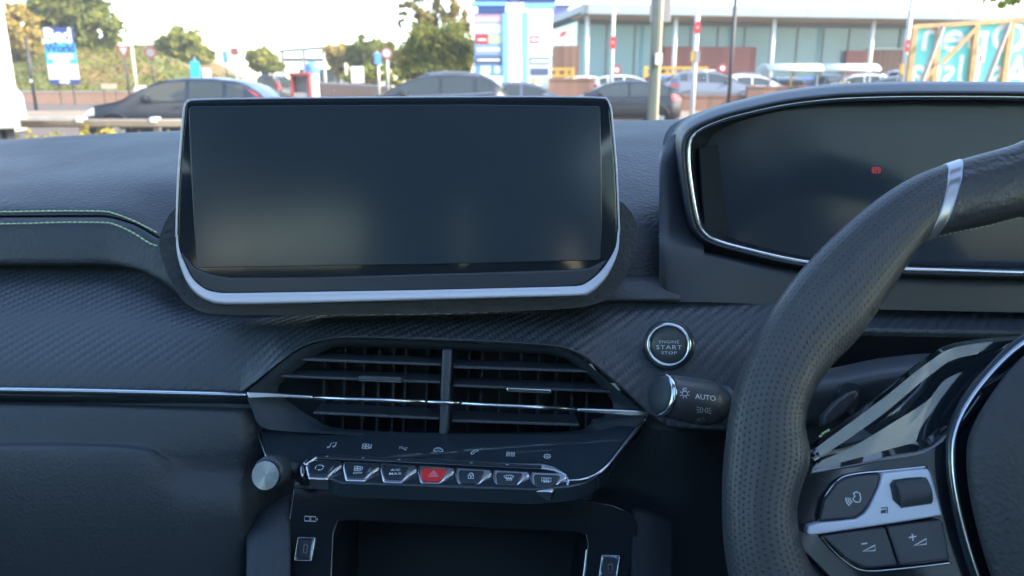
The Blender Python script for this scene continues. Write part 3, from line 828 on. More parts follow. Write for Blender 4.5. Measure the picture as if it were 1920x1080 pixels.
icon('climate_icon', [circ(683, 834, 3.2, 10, ry=2.2), circ(689, 834.5, 3.2, 10, ry=2.2), circ(682, 839, 3.2, 10, ry=2.2), circ(688.5, 839.5, 3.2, 10, ry=2.2), [(697, 833), (695, 838)], circ(694.5, 839.5, 1.3, 8)], FP, closed=(0, 1, 2, 3, 5))
icon('navigation_icon', [[(749, 841), (750, 836.5), (753, 840.5), (755, 836.5)], [(753.5, 841), (763.5, 838.5), (760, 844.5), (758, 841.8)]], FP, closed=(1,))
icon('car_icon', [[(813.5, 845), (814, 842), (817, 840.5), (818.5, 839), (825, 839.5), (827, 841.5), (830, 843), (830, 847), (827, 847), (826, 846), (817, 845.4), (816, 846.4), (813.5, 846)], [(817, 841.2), (827, 842)]], FP, closed=(0,))
icon('phone_icon', [[(883, 850), (886, 846), (891, 843.5), (897, 843.5), (895.5, 846.5), (892, 846.5), (887.5, 849.5), (887.5, 851.5), (884, 852)]], FP, closed=(0,))
icon('apps_icon', [[(951, 847.5), (956, 847.8), (955.7, 850.6), (950.6, 850.3)], [(959, 848), (964.5, 848.3), (964.3, 851), (958.8, 850.7)], [(950, 852), (955.5, 852.3), (955.2, 855), (949.8, 854.7)], [(958.6, 852.4), (964.2, 852.7), (964, 855.3), (958.4, 855)]], FP, closed=(0, 1, 2, 3))
icon('settings_icon', [circ(1026, 855.5, 5.2, 18, ry=3.6), circ(1026, 855.5, 0.9, 8)] + [[(1026 + 5.2 * math.cos(R(a)), 855.5 - 3.6 * math.sin(R(a))), (1026 + 7.4 * math.cos(R(a)), 855.5 - 5 * math.sin(R(a)))] for a in range(0, 360, 45)], FP, closed=(0, 1))

# ---------------------------------------------------------------- toggle key bank
bank = empty('toggle_key_bank', W(815, 915, .46), 'row of seven chrome-edged toggle keys below the touch icons', 'switches')
bar = [(566, 868), (585, 853), (600, 849.5), (700, 853.5), (840, 860), (960, 866.5), (1020, 868), (1040, 873), (1064, 888), (1062, 893), (1040, 882), (1010, 878), (960, 876), (840, 870), (700, 863), (592, 858.5), (572, 873)]
tb_ = plate('top_bar', on(KP, bar, 0.001), Vector((0, 0.006, -0.008)), M['darkchrome'], bank, bevel=0.0012)
bar2 = [(x, y) for x, y in [(594, 853), (700, 856.5), (840, 863.2), (960, 869.5), (1015, 872), (1015, 876), (960, 874), (840, 868), (700, 861), (594, 857)]]
plate('dark_inlay', on(KP, bar2, 0.0018), KP.n * -0.0012, M['piano'], tb_)
for i in (0, 1, 2, 4, 5, 6):
    cx_, cy_ = 613 + 67.6 * i, 856.2 + 3.15 * i
    icon('key_mark', [circ(cx_, cy_, 2.2, 6, 10, 170, ry=1.2)], KP, w=0.0003, par=tb_, off=0.0024)
key_names = ['recirculation', 'climate', 'air conditioning', 'hazard warning', 'lock', 'front demist', 'rear demist']
for i in range(7):
    bx, by = 572.0 + 70.3 * i, 861.5 + 3.95 * i
    asym = i / 6.0
    lft = 2.0 + 3.0 * asym
    body = [(1, -2), (69, 2), (69.5, 12), (66, 15.5), (61, 17.5), (50, 28), (42, 36.5), (37.5, 37.5), (4 + lft, 36), (2 + lft, 33), (-0.3 + lft * .5, 18), (0, 10)]
    k_ = plate('toggle_key', on(KP, [(bx + x, by + y) for x, y in body]), Vector((0, 0.004, -0.0105)), M['darkchrome'], bank, bevel=0.0013)
    top = [(10, 3.5), (50 + 4 * asym, 5.2), (53 + 4 * asym, 9), (50 + 2 * asym, 15), (41 + 3 * asym, 26), (37, 28.5), (9 + 3 * asym, 27), (6 + 3 * asym, 24), (6 + 1 * asym, 8)]
    t_ = plate('key_cap', on(KP, [(bx + x, by + y) for x, y in top], 0.0011), KP.n * -0.002, M['red_key'] if i == 3 else M['piano'], k_, bevel=0.0006,
               **({'label': 'red hazard warning key'} if i == 3 else {}))
    q = (bx + 28 + 2.5 * asym, by + 15)
    x, y = q
    kw = dict(par=k_, off=0.0013, w=0.00045)
    if i == 0: icon('recirculation_icon', [[(x - 8, y + 3), (x - 9, y), (x - 6, y - 3.4)], [(x - 4, y - 4.6), (x + 5, y - 4.2), (x + 7, y - 1)], [(x + 6, y + 1), (x + 2, y + 4.6), (x - 4, y + 4.8)], [(x - 4, y + 4.8), (x - 1.5, y + 3)], [(x + 7, y - 1), (x + 4, y - 2)]], KP, **kw)
    if i == 1:
        icon('climate_icon', [circ(x - 3, y - 4.5, 3, 10, ry=2.2), circ(x + 2.6, y - 4, 3, 10, ry=2.2), circ(x - 3.8, y, 3, 10, ry=2.2), circ(x + 2, y + .4, 3, 10, ry=2.2), [(x + 9, y - 5.5), (x + 7.4, y + 1)]], KP, closed=(0, 1, 2, 3), **kw)
        v, f = place_text('OFF', 0.0016, KP.hit(x, y + 6.3, 0.0013), KP.ux, KP.uy, KP.n, 0.005, 1.1, 1.5); obj('off_text', v, f, M['print'], k_)
    if i == 2:
        for s_, dy in (('A/C', -3.4), ('MAX', 3.6)):
            v, f = place_text(s_, 0.0019, KP.hit(x, y + dy, 0.0013), KP.ux, KP.uy, KP.n, 0.005, 1.1, 1.35); obj('key_text', v, f, M['print'], k_)
    if i == 3: icon('hazard_icon', [[(x + 1, y - 6), (x + 9, y + 5), (x - 9, y + 4.6)], [(x + 1, y - 2), (x + 4.6, y + 2.8), (x - 4, y + 2.4)]], KP, closed=(0, 1), par=k_, off=0.0013, w=0.0004, m='print')
    if i == 4:
        icon('lock_icon', [[(x - 5, y - 1.6), (x + 5, y - 1.2), (x + 4.6, y + 5), (x - 5, y + 4.6)], circ(x + .6, y - 1.6, 3.6, 8, 0, 180, ry=4), circ(x, y + 1.6, 1.0, 8)], KP, closed=(0, 2), **kw)
    if i == 5:
        icon('demist_icon', [[(x - 9, y - 4), (x - 3, y - 5.3), (x + 4, y - 5.2), (x + 10, y - 3.2), (x + 6, y + 1), (x - 5, y + .6)]] + [[(x + d, y - 2.5), (x + d - 1, y), (x + d + 1, y + 2), (x + d, y + 5)] for d in (-3.5, .5, 4.5)], KP, closed=(0,), **kw)
    if i == 6:
        icon('demist_icon', [[(x - 9, y - 4.2), (x + 9, y - 3.6), (x + 9, y + 2.4), (x - 9, y + 1.8)]] + [[(x + d, y - 2.5), (x + d - 1, y), (x + d + 1, y + 2), (x + d, y + 5)] for d in (-4, 0, 4)], KP, closed=(0,), **kw)
for (x, y) in ((566, 872), (1064, 892)):
    p = [(x - 3, y), (x + 3, y + 1), (x + 4, y + 14), (x + 2, y + 22), (x - 3, y + 20), (x - 4, y + 10)]
    plate('end_cap', on(KP, p, 0.0), Vector((0, 0.006, -0.006)), M['chrome'], bank, bevel=0.001)
obj('under_rail', *tube([W(552, 913, .478), W(760, 918, .477), W(1000, 932, .475)], 0.0012, 8), M['vent'], bank, smooth=True)

# ---------------------------------------------------------------- volume knob
kn = empty('volume_knob', W(497, 891.5, .4515), 'round turned-aluminium volume knob beside the toggle keys', 'knob')
fc = W(497, 891.5, .452); bc = W(524, 879, .472)
ax = ((fc - bc).normalized() + Vector((0.02, 0, 0.10))).normalized()
rr = 0.5 * 51 / FPX * (fc - CAM).length * 1.0
L_ = (fc - bc).length
obj('grip', *revolve(bc, ax, [(rr * 1.0, -0.002), (rr * 1.06, 0), (rr * 1.06, L_ * .72), (rr * 1.0, L_ * .9)], 64), M['slat'], kn, smooth=True)
mb = MB(); a_, b_ = frame_of(ax)
for k in range(56):
    th = 2 * math.pi * k / 56
    d = a_ * math.cos(th) + b_ * math.sin(th)
    mb.add(tube([bc + d * rr * 1.065 + ax * 0.001, bc + d * rr * 1.065 + ax * L_ * .7], 0.00028, 4))
mb.build('knurl', M['slat'], kn, kind='stuff')
mk = bpy.data.materials.new('knob_face'); mk.use_nodes = True
nt = mk.node_tree; bs = nt.nodes['Principled BSDF']; bs.inputs['Base Color'].default_value = (.27, .29, .31, 1); bs.inputs['Metallic'].default_value = 1; bs.inputs['Roughness'].default_value = .26
bs.inputs['Anisotropic'].default_value = 0.95
tg = nt.nodes.new('ShaderNodeTangent'); tg.direction_type = 'RADIAL'; tg.axis = 'Z'; nt.links.new(tg.outputs[0], bs.inputs['Tangent'])
# face modelled round its own axis so the turning marks run in rings
LOCAL[0] = True
v, f = revolve((0, 0, 0), (0, 0, 1), [(rr * .2, 0), (rr * .96, -0.0002), (rr * 1.0, -0.0012), (rr * 1.0, -0.003)], 64, ref=Vector((0, 1, 0)))
fo_ = obj('face', v, f, mk, kn, smooth=True)
fo_.data.set_sharp_from_angle(angle=R(40))
fo_.rotation_euler = ax.to_track_quat('Z', 'Y').to_euler()
LOCAL[0] = False
obj('shaft', *tube([bc + ax * 0.004 + Vector((0, .004, 0)), W(560, 878, .47)], 0.0042, 16), M['vent'], kn, smooth=True)

# ---------------------------------------------------------------- start button
sb = empty('start_button', W(1254, 646, .535), 'round chrome-ringed engine start stop button with white lettering', 'button')
bc = W(1254.5, 646.5, .534)
nrm = ((CAM - bc).normalized() * 0.62 + Vector((-0.34, -0.80, 0.22))).normalized()
r0 = 46 / FPX * (bc - CAM).length
obj('outer_ring', *revolve(bc - nrm * 0.004, nrm, [(r0 * 1.0, 0), (r0 * 1.0, .0045), (r0 * .94, .006), (r0 * .86, .006), (r0 * .84, .003)], 64), M['piano'], sb, smooth=True)
P = [bc + nrm * 0.0025 + d for d in [(frame_of(nrm)[0] * math.cos(t) + frame_of(nrm)[1] * math.sin(t)) * r0 * .80 for t in np.linspace(0, 2 * math.pi, 64, endpoint=False)]]
obj('chrome_ring', *tube(P, 0.0016, 10, closed=True, ref=nrm), M['chrome'], sb, smooth=True)
cap_ = obj('cap', *revolve(bc, nrm, [(r0 * .72, -.002), (r0 * .72, .0015), (r0 * .68, .0028), (r0 * .3, .0022), (0.0001, .002)], 48), M['stalk'], sb, smooth=True)
BPn = Plane(bc + nrm * 0.0031, nrm)
for s_, y, h, sx in (('ENGINE', 641, .0021, 1.25), ('START', 651, .0030, 1.35), ('STOP', 661.5, .0020, 1.5)):
    v, f = place_text(s_, h, BPn.hit(1254.5, y), BPn.ux, BPn.uy, BPn.n, 0.0, 1.15, sx); obj('lettering', v, f, M['print'], cap_)

# ---------------------------------------------------------------- light stalk
ls = empty('light_stalk', W(1370, 765, .50), 'grey twist-end light stalk with white lamp symbols beside the wheel rim', 'stalk')
ec = W(1237, 740, .450); ee = W(1400, 769, .475)
ax = (ec - ee).normalized()
L_ = (ec - ee).length
r0 = 37 / FPX * (ec - CAM).length
prof = [(r0 * .55, 0), (r0 * .72, L_ * .05), (r0 * .80, L_ * .18), (r0 * .85, L_ * .22)]
obj('arm', *revolve(ee - ax * 0.05, ax, [(r0 * .62, 0), (r0 * .78, .05), (r0 * .92, .05 + L_ * .26)], 48), M['stalk'], ls, smooth=True)
obj('collar', *revolve(ee, ax, [(r0 * .98, L_ * .26), (r0 * 1.05, L_ * .28), (r0 * 1.05, L_ * .32), (r0 * .9, L_ * .34)], 48), M['slat'], ls, smooth=True)
tg_ = obj('twist_grip', *revolve(ee, ax, [(r0 * .88, L_ * .30), (r0 * .96, L_ * .42), (r0 * 1.13, L_ * .44), (r0 * 1.16, L_ * .52), (r0 * 1.13, L_ * .72), (r0 * 1.06, L_ * .90), (r0 * 1.02, L_ * .955), (r0 * .98, L_ * .96)], 64), M['stalk'], ls, smooth=True)
obj('chrome_ring', *revolve(ee, ax, [(r0 * .9, L_ * .95), (r0 * 1.06, L_ * .955), (r0 * 1.06, L_ * .985), (r0 * .97, L_ * 1.0), (r0 * .9, L_ * 1.0)], 64), M['chrome'], ls, smooth=True)
obj('end_cap', *revolve(ee, ax, [(r0 * .94, L_ * .96), (r0 * .94, L_ * 1.0), (r0 * .86, L_ * 1.02), (r0 * .5, L_ * 1.035), (r0 * .02, L_ * 1.04)], 64), M['vent'], ls, smooth=True)
for nm in ('twist_grip', 'end_cap', 'collar'):
    pass
def cyl_hit(px, py, lift=0.0004):
    """point where a pixel's ray meets the stalk's grip"""
    d = ray(px, py).normalized(); o_ = CAM - ee
    dp = d - ax * d.dot(ax); op = o_ - ax * o_.dot(ax)
    rad = r0 * 1.155 + lift
    A, B, Cc = dp.dot(dp), 2 * dp.dot(op), op.dot(op) - rad * rad
    disc = B * B - 4 * A * Cc
    t = (-B - math.sqrt(max(0, disc))) / (2 * A)
    return CAM + d * t
class CylPlane:
    def __init__(s, px, py):
        c = cyl_hit(px, py); n = (c - ee); n = (n - ax * n.dot(ax)).normalized()
        pl = Plane(c, n); s.n = pl.n; s.ux = pl.ux; s.uy = pl.uy; s.c = c
    def hit(s, px, py, off=0.0): return cyl_hit(px, py, 0.0003 + off)
    def local(s, u, v): return s.c + s.ux * u + s.uy * v
cp = CylPlane(1284, 736)
icon('lamp_icon', [circ(1284, 738, 5, 14, ry=5)] + [[(1284 + 6.6 * math.cos(R(a)), 738 - 6.6 * math.sin(R(a))), (1284 + 9.5 * math.cos(R(a)), 738 - 9.5 * math.sin(R(a)))] for a in range(-20, 360, 45) if not 60 < a < 110] + [[(1282, 732), (1282, 727.5), (1286.5, 728), (1286.5, 732)]], cp, w=0.0005, closed=(0,), par=tg_)
cp = CylPlane(1322, 745)
v, f = place_text('AUTO', .0034, (0, 0, 0), Vector((1, 0, 0)), Vector((0, 1, 0)), Vector((0, 0, 1)), 0.012, 1.0, 1.0)
k_ = (cyl_hit(1323, 745) - CAM).length / FPX
obj('auto_lettering', [cyl_hit(1322.5 + p.x / k_ * 1.02 , 745 - p.y / k_ + (p.x / k_) * .13, 0.0008) for p in v], f, M['print'], tg_)
cp = CylPlane(1320, 768)
icon('sidelight_icon', [[(1313, 764), (1313, 773), (1316, 773), (1318.5, 768.5), (1316, 764.5)], [(1327, 765), (1327, 774), (1324, 773.5), (1321.5, 769.5), (1324, 765)], [(1311, 765), (1307, 762.5)], [(1310.5, 768.5), (1306, 768.5)], [(1311, 772), (1307, 774.5)], [(1329, 766.5), (1333, 764.5)], [(1329.5, 770), (1334, 770)], [(1329, 773.5), (1333, 776)]], cp, w=0.00045, closed=(0, 1), par=tg_)
icon('headlight_icon', [[(1303, 791), (1299, 799), (1303, 799), (1307.5, 794), (1306, 791.5)], [(1315, 784), (1312, 791), (1316, 791.5), (1321, 787), (1319, 784)], [(1306, 798.5), (1313, 791)], [(1301, 792), (1294, 796)], [(1300, 795), (1293, 798)], [(1312, 785.5), (1307, 786.5)], [(1311, 788), (1306, 789.5)]], cp, w=0.0004, closed=(0, 1), par=tg_, m='print_dim')

# ---------------------------------------------------------------- steering wheel
sw = empty('steering_wheel', W(1990, 900, .42), 'dark perforated leather steering wheel with silver insert and button spoke', 'steering wheel')
fwd = Vector((math.sin(R(4.3)), math.cos(R(4.3)), 0))
SW = Plane(W(1430, 850, .40), -fwd * math.cos(R(24)) + Vector((0, 0, 1)) * math.sin(R(24)))
stn = [((1990, 260), (1990, 396)), ((1885, 276), (1862, 420)), ((1780, 306), (1738, 452)), ((1700, 338), (1693, 505)), ((1620, 392), (1655, 565)), ((1537, 468), (1606, 636)), ((1472, 545), (1556, 688)),
       ((1417, 635), (1521, 742)), ((1378, 730), (1508, 796)), ((1359, 850), (1516, 860)), ((1355, 953), (1492, 955)), ((1362, 1050), (1512, 1045)), ((1386, 1150), (1570, 1120)),
       ((1445, 1280), (1640, 1215)), ((1560, 1400), (1720, 1290)), ((1760, 1470), (1840, 1335)), ((1990, 1485), (1990, 1350))]
H4 = []
for o_, i_ in stn:
    a = SW.uv(SW.hit(*o_)); b = SW.uv(SW.hit(*i_))
    H4.append((*a, *b))
u0 = SW.uv(SW.hit(1990, 900))[0]
H4[0] = (u0, H4[1][1] + .0035, u0, H4[1][3] + .0045); H4[-1] = (u0, H4[-1][1], u0, H4[-1][3])
full = H4 + [(2 * u0 - a, b, 2 * u0 - c, d) for a, b, c, d in H4[-2:0:-1]]
NR = 720
RC = cat(full, NR, True)
NS = 48
def rim_pt(row, th, k=1.0, tk=0.0165):
    O = np.array(row[:2]); I = np.array(row[2:])
    c = (O + I) / 2; h = (O - I) / 2 * k
    cs, sn = math.cos(th), math.sin(th)
    e = 0.86
    a = math.copysign(abs(cs) ** e, cs); b = math.copysign(abs(sn) ** e, sn)
    groove = 1 - 0.07 * math.exp(-((th - 1.02) / 0.16) ** 2)
    p = c + h * a * (1 if sn < 0 else groove ** .3)
    return SW.pt(p[0], p[1], tk * k * b * groove)
def rim_piece(name, i0, i1, m, k=1.0, par=sw, **kw):
    idx = list(range(i0, i1 + 1))
    v = []; uv = []; f = []; lu = 0; prev = None
    for r_, i in enumerate(idx):
        row = RC[i % NR]
        c = Vector((row[0] + row[2], row[1] + row[3])) / 2
        if prev is not None: lu += (c - prev).length
        prev = c
        h = np.linalg.norm(np.array(row[:2]) - np.array(row[2:])) / 2
        per = 2 * math.pi * math.sqrt((0.021 ** 2 + .0165 ** 2) / 2)
        for j in range(NS + 1):
            v.append(rim_pt(row, 2 * math.pi * j / NS, k)); uv.append((lu, per * j / NS))
    n1 = NS + 1
    for r_ in range(len(idx) - 1):
        for j in range(NS):
            q = r_ * n1 + j
            f.append((q, q + 1, q + n1 + 1, q + n1))
    f.append(tuple(range(NS))); f.append(tuple((len(idx) - 1) * n1 + j for j in range(NS)))
    o = obj(name, v, f, m, par, smooth=True, uv=uv, **kw)
    return o
# station parameter of the silver insert
d_ = [np.linalg.norm(RC[i][:2] - np.array(H4[2][:2])) for i in range(NR // 2)]
ii = int(np.argmin(d_))
rim_piece('top_grip', -ii + 2, ii - 2, M['leather'], 0.985)
rim_piece('grip', ii + 2, NR // 2, M['perf'])
rim_piece('grip', NR // 2, NR - ii - 2, M['perf'])
rim_piece('silver_insert', ii - 3, ii + 3, M['satin'], 1.015)
rim_piece('silver_insert', NR - ii - 3, NR - ii + 3, M['satin'], 1.015)
# lime stitching under the top grip and where rim meets spoke
mb = MB()
for i in range(-ii + 4, ii - 4, 2):
    a = rim_pt(RC[i % NR], R(196), 1.0); b = rim_pt(RC[(i + 1) % NR], R(196), 1.0)
    mb.add(tube([a, b], 0.0005, 5))
mb.build('stitching', M['stitch'], sw, kind='stuff')
mb = MB()
for (x, y) in ((1536, 819), (1541, 814), (1546, 811), (1551, 808)):
    a = SW.hit(x, y, 0.0035); b = SW.hit(x + 4, y - 2.6, 0.0035)
    mb.add(tube([a, b], 0.0006, 5))
mb.build('stitching', M['stitch'], sw, kind='stuff')
def swloft(name, rows, m, par, n=40, ns=4, solid=0.006):
    Rr = [cat(r, n) for r in rows]
    v = []; f = []
    K = (len(rows) - 1) * ns + 1
    for t in range(K):
        i = min(len(rows) - 2, t // ns); a = (t - i * ns) / ns
        for j in range(n):
            p = Rr[i][j] * (1 - a) + Rr[i + 1][j] * a
            v.append(SW.hit(p[0], p[1], p[2]))
    for i in range(K - 1):
        for j in range(n - 1):
            q = i * n + j
            f.append((q, q + n, q + n + 1, q + 1))
    o = obj(name, v, f, m, par, smooth=True, solid=solid)
    o.data.set_sharp_from_angle(angle=R(14))
    return o
def so_(px, d=0.0): return -.0005 - .000031 * (px - 1525) + d
def srow(pts, d): return [(x, y, max(-.012, so_(x, d))) for x, y in pts]
swloft('spoke', [
    [(1520, 834, -.020), (1575, 795, -.020), (1655, 735, -.020), (1738, 668, -.020), (1805, 640, -.020), (1990, 622, -.020)],
    srow([(1523, 845), (1580, 803), (1658, 745), (1740, 680), (1806, 648), (1990, 630)], 0),
    srow([(1527, 864), (1592, 822), (1664, 770), (1746, 702), (1810, 668), (1990, 648)], 0),
    srow([(1530, 868), (1598, 838), (1668, 796), (1738, 752), (1796, 700), (1990, 664)], -.004),
    srow([(1519, 880), (1596, 862), (1668, 842), (1736, 822), (1784, 786), (1835, 722)], -.004),
    [(1515, 890, -.004), (1590, 876, -.0045), (1665, 860, -.0045), (1737, 845, -.0045), (1782, 802, -.0045), (1830, 732, -.0045)],
], M['lacquer'], sw)
sp_out = [(1500, 880), (1600, 872), (1737, 842), (1785, 798), (1830, 728), (1900, 690), (1990, 672), (2080, 690), (2150, 728), (2195, 798), (2243, 842), (2380, 872), (2480, 880), (2490, 1000), (2420, 1085), (2280, 1220), (1990, 1330), (1700, 1220), (1580, 1110), (1500, 1030), (1480, 960)]
plate('spoke_panel', on(SW, sp_out, -0.005), SW.n * -0.012, M['console'], sw, bevel=0.0015)
pad_l = [(1990, 640), (1935, 655), (1878, 712), (1828, 790), (1812, 850), (1822, 950), (1862, 1090), (1920, 1200), (1990, 1220)]
PADc = cat(mirror_closed(pad_l), 120, True)
v = []; f = []; n = 120; cen = np.array([1990, 930])
for s_, o_ in ((1.0, -0.002), (1.0, 0.010), (0.985, 0.014), (0.90, 0.018), (0.6, 0.022), (0.2, 0.023)):
    v += [SW.hit(*(cen + (np.array(c) - cen) * s_), o_) for c in PADc]
for i in range(5):
    for j in range(n):
        k = (j + 1) % n
        f.append((i * n + j, (i + 1) * n + j, (i + 1) * n + k, i * n + k))
f.append(tuple(5 * n + j for j in range(n)))
obj('airbag_cover', *fix((v, f)), M['airbag'], sw, smooth=True)
ch = cat(mirror_closed([(1990, 622), (1925, 640), (1858, 700), (1803, 778), (1787, 850), (1799, 955), (1840, 1095), (1905, 1222), (1990, 1245)]), 140, True)
obj('chrome_edge', *tube(on(SW, ch, 0.003), 0.0014, 8, closed=True, ref=SW.n), M['chrome'], sw, smooth=True)
ch2 = [(1990 + (x - 1990) * 1.022, 930 + (y - 930) * 1.022) for x, y in ch]
obj('black_edge', *tube(on(SW, ch2, 0.000), 0.0028, 8, closed=True, ref=SW.n), M['piano'], sw, smooth=True)
# spoke buttons
sil = [(1512, 1001), (1516, 986), (1534, 980.5), (1570, 977.5), (1607, 973.5), (1622, 964), (1633, 949), (1650, 912), (1656, 887), (1700, 882), (1741, 878.5), (1747, 890), (1758, 930), (1768, 967), (1700, 978), (1540, 1001.5), (1520, 1004.5)]
sv_ = plate('silver_bar', on(SW, sil, 0.003), SW.n * -0.008, M['silver'], sw, bevel=0.0012)
vb = [(1537.5, 977), (1547, 938), (1572, 904), (1600, 893.5), (1652, 888.5), (1646, 912), (1629, 948), (1617, 962), (1604, 971)]
vb_ = plate('voice_button', on(SW, vb, 0.0015), SW.n * -0.006, M['button'], sw, bevel=0.0013)
vm = [(1542, 1005), (1600, 996.5), (1660, 988.5), (1684, 1060), (1640, 1065), (1620, 1065), (1588, 1049)]
vpl = [(1664, 988), (1716, 980.5), (1767, 974), (1782, 1050), (1688, 1060)]
vm_ = plate('volume_button', on(SW, vm, 0.0015), SW.n * -0.006, M['button'], sw, bevel=0.0013)
vp_ = plate('volume_button', on(SW, vpl, 0.0015), SW.n * -0.006, M['button'], sw, bevel=0.0013)
trim_line([(1540, 1006, .0006), (1560, 1030, .0006), (1588, 1055, .0006), (1622, 1070, .0006), (1690, 1066, .0006), (1784, 1055, .0006)], 0, SW, 'silver_line', sw, -0.003)
trim_line([(1534, 978, .0006), (1545, 935, .0006), (1572, 900, .0006), (1602, 889, .0006), (1660, 883, .0006), (1738, 875, .0006)], 0, SW, 'silver_line', sw, -0.003)
rec = [(1669, 908), (1675, 900), (1700, 896), (1730, 894), (1736, 915), (1744, 944), (1718, 948), (1690, 951), (1675, 938)]
plate('scroll_recess', on(SW, rec, 0.0036), SW.n * -0.003, M['vent'], sv_)
a = SW.hit(1677, 926, -0.0010); b = SW.hit(1735, 918, -0.0010)
obj('scroll_wheel', *tube([a, b], 0.0082, 28), M['button'], sv_, smooth=False)
mb = MB(); axw = (b - a).normalized(); p_, q_ = frame_of(axw)
for k in range(40):
    th = 2 * math.pi * k / 40
    d = p_ * math.cos(th) + q_ * math.sin(th)
    for s_ in range(11):
        c = a + (b - a) * ((s_ + .5) / 11)
        if d.dot(SW.n) > 0.1: mb.add(tube([c + d * 0.0081 - axw * 0.0004, c + d * 0.0081 + axw * 0.0004], 0.00042, 4))
mb.build('scroll_ribs', M['button'], sv_, kind='stuff')
icon('voice_icon', [[(1600, 925), (1606, 922), (1612, 925), (1614, 934), (1612, 941)], [(1600, 925), (1603, 930), (1599, 936), (1604, 941), (1611, 942)], circ(1601, 935, 7, 6, 170, 250), circ(1601, 935, 11, 6, 170, 245), circ(1601, 935, 15, 6, 172, 240)], SW, w=0.0006, par=vb_, off=0.0018)
icon('mode_icon', [[(1652, 953), (1664, 951), (1664, 962)]], SW, w=0.0006, par=sv_, off=0.0036, m='button')
plate('mode_mark', on(SW, [(1652, 957), (1661, 955), (1661, 961.5), (1652, 963)], 0.0034), SW.n * -0.0002, M['button'], sv_)
icon('volume_down_icon', [[(1615, 1020), (1626, 1018.5)], [(1618, 1034), (1641, 1022), (1641, 1032)]], SW, w=0.0007, closed=(1,), par=vm_, off=0.0018)
icon('volume_up_icon', [[(1704, 1008), (1718, 1005.5)], [(1710.5, 1001), (1712, 1014)], [(1714, 1023), (1737, 1010), (1737, 1020)]], SW, w=0.0007, closed=(2,), par=vp_, off=0.0018)

# ---------------------------------------------------------------- steering column shroud and lever behind the spoke
cs_ = empty('column_shroud', W(1750, 800, .52), 'grey plastic steering column shroud behind the wheel spoke', 'column')
sheet('shroud', [
    [(1480, 705, .52), (1560, 690, .515), (1660, 670, .51), (1750, 662, .51), (1900, 660, .51), (2300, 700, .53)],
    [(1480, 712, .50), (1560, 700, .497), (1660, 680, .493), (1750, 672, .49), (1900, 670, .49), (2300, 710, .50)],
    [(1480, 745, .487), (1560, 735, .483), (1660, 715, .478), (1750, 705, .475), (1900, 705, .475), (2300, 745, .49)],
    [(1480, 830, .492), (1560, 830, .488), (1660, 800, .480), (1750, 800, .475), (1900, 800, .47), (2300, 830, .49)],
    [(1480, 1100, .52), (1560, 1100, .51), (1660, 1100, .50), (1750, 1100, .50), (1900, 1100, .50), (2300, 1100, .51)]], 1500, 2300, 50, 5, M['stalk'], cs_, solid=0.004)
wl = empty('shift_paddle', W(1590, 760, .47), 'short grey shift paddle poking out behind the wheel rim', 'lever')
a = W(1608, 733, .473); b = W(1545, 800, .462)
LPn = plane3(a, b, W(1620, 760, .470))
plate('paddle', on(LPn, [(1543, 800), (1545, 778), (1568, 752), (1592, 735), (1608, 731), (1610, 742), (1600, 758), (1580, 778), (1556, 797)]), Vector((0.002, 0.012, -0.006)), M['stalk'], wl, bevel=0.003)
plate('socket', on(LPn, [(1574, 735), (1578, 722), (1590, 717), (1604, 719), (1612, 728), (1608, 760), (1596, 778), (1586, 770)], -0.006), LPn.n * -0.004, M['vent'], wl)

# ---------------------------------------------------------------- centre console
cc = empty('centre_console', W(830, 1080, .45), 'glossy black centre console with open cubby and charging ports', 'console')
NP = Plane(W(840, 1000, .485), (0, -0.86, 0.5))
sheet('console_side', [
    [(440, 1010, .50), (480, 965, .505), (530, 932, .51), (560, 920, .515)],
    [(440, 1030, .48), (480, 1000, .484), (530, 980, .487), (560, 975, .49)],
    [(440, 1100, .455), (480, 1090, .456), (530, 1085, .458), (560, 1085, .46)],
    [(440, 1300, .42), (480, 1300, .42), (530, 1300, .42), (560, 1300, .42)]], 462, 545, 16, 6, M['pad_low'], cc, solid=0.01)
sheet('console_side', [
    [(1180, 950, .505), (1210, 955, .505), (1260, 975, .51), (1300, 1000, .515)],
    [(1180, 1010, .482), (1210, 1015, .482), (1260, 1035, .485), (1300, 1060, .49)],
    [(1180, 1100, .458), (1210, 1100, .458), (1260, 1100, .460), (1300, 1100, .465)],
    [(1180, 1300, .42), (1210, 1300, .42), (1260, 1300, .42), (1300, 1300, .43)]], 1186, 1262, 16, 6, M['cubby'], cc, solid=0.01)
lp = [(552, 900), (700, 908), (840, 916), (1000, 926), (1090, 934), (1150, 947), (1184, 962), (1197, 984), (1194, 1010), (1178, 1090), (1150, 1200), (1085, 1200), (1094, 1100), (1101, 1020), (1098, 1004), (1080, 998), (840, 986), (660, 976), (634, 978), (626, 1000), (622, 1090), (616, 1200), (515, 1200), (527, 1090), (540, 980)]
plate('front_panel', on(NP, lp), NP.n * -0.02, M['console'], cc, bevel=0.0012)
# the cubby: back, floor and walls set deep behind the opening
cub = [(626, 974), (1104, 1000), (1104, 1110), (1086, 1210), (615, 1210), (620, 1095)]
v = on(NP, cub, -0.018) + [p + Vector((0, 0.10, -0.02)) for p in on(NP, cub, -0.018)]
n = len(cub); f = [(i, (i + 1) % n, n + (i + 1) % n, n + i) for i in range(n)] + [tuple(range(n, 2 * n))]
obj('cubby', v, f, M['cubby'], cc)
bl = [(634, 975), (626, 1000), (620, 1100), (650, 1100), (638, 1030)]
trim_line([(1100, 1030, .0008), (1097, 1060, .0009), (1092, 1100, .001)], 0, NP, 'edge_highlight', cc, 0.0)  # chrome line standing in for the gloss highlight on the cubby edge
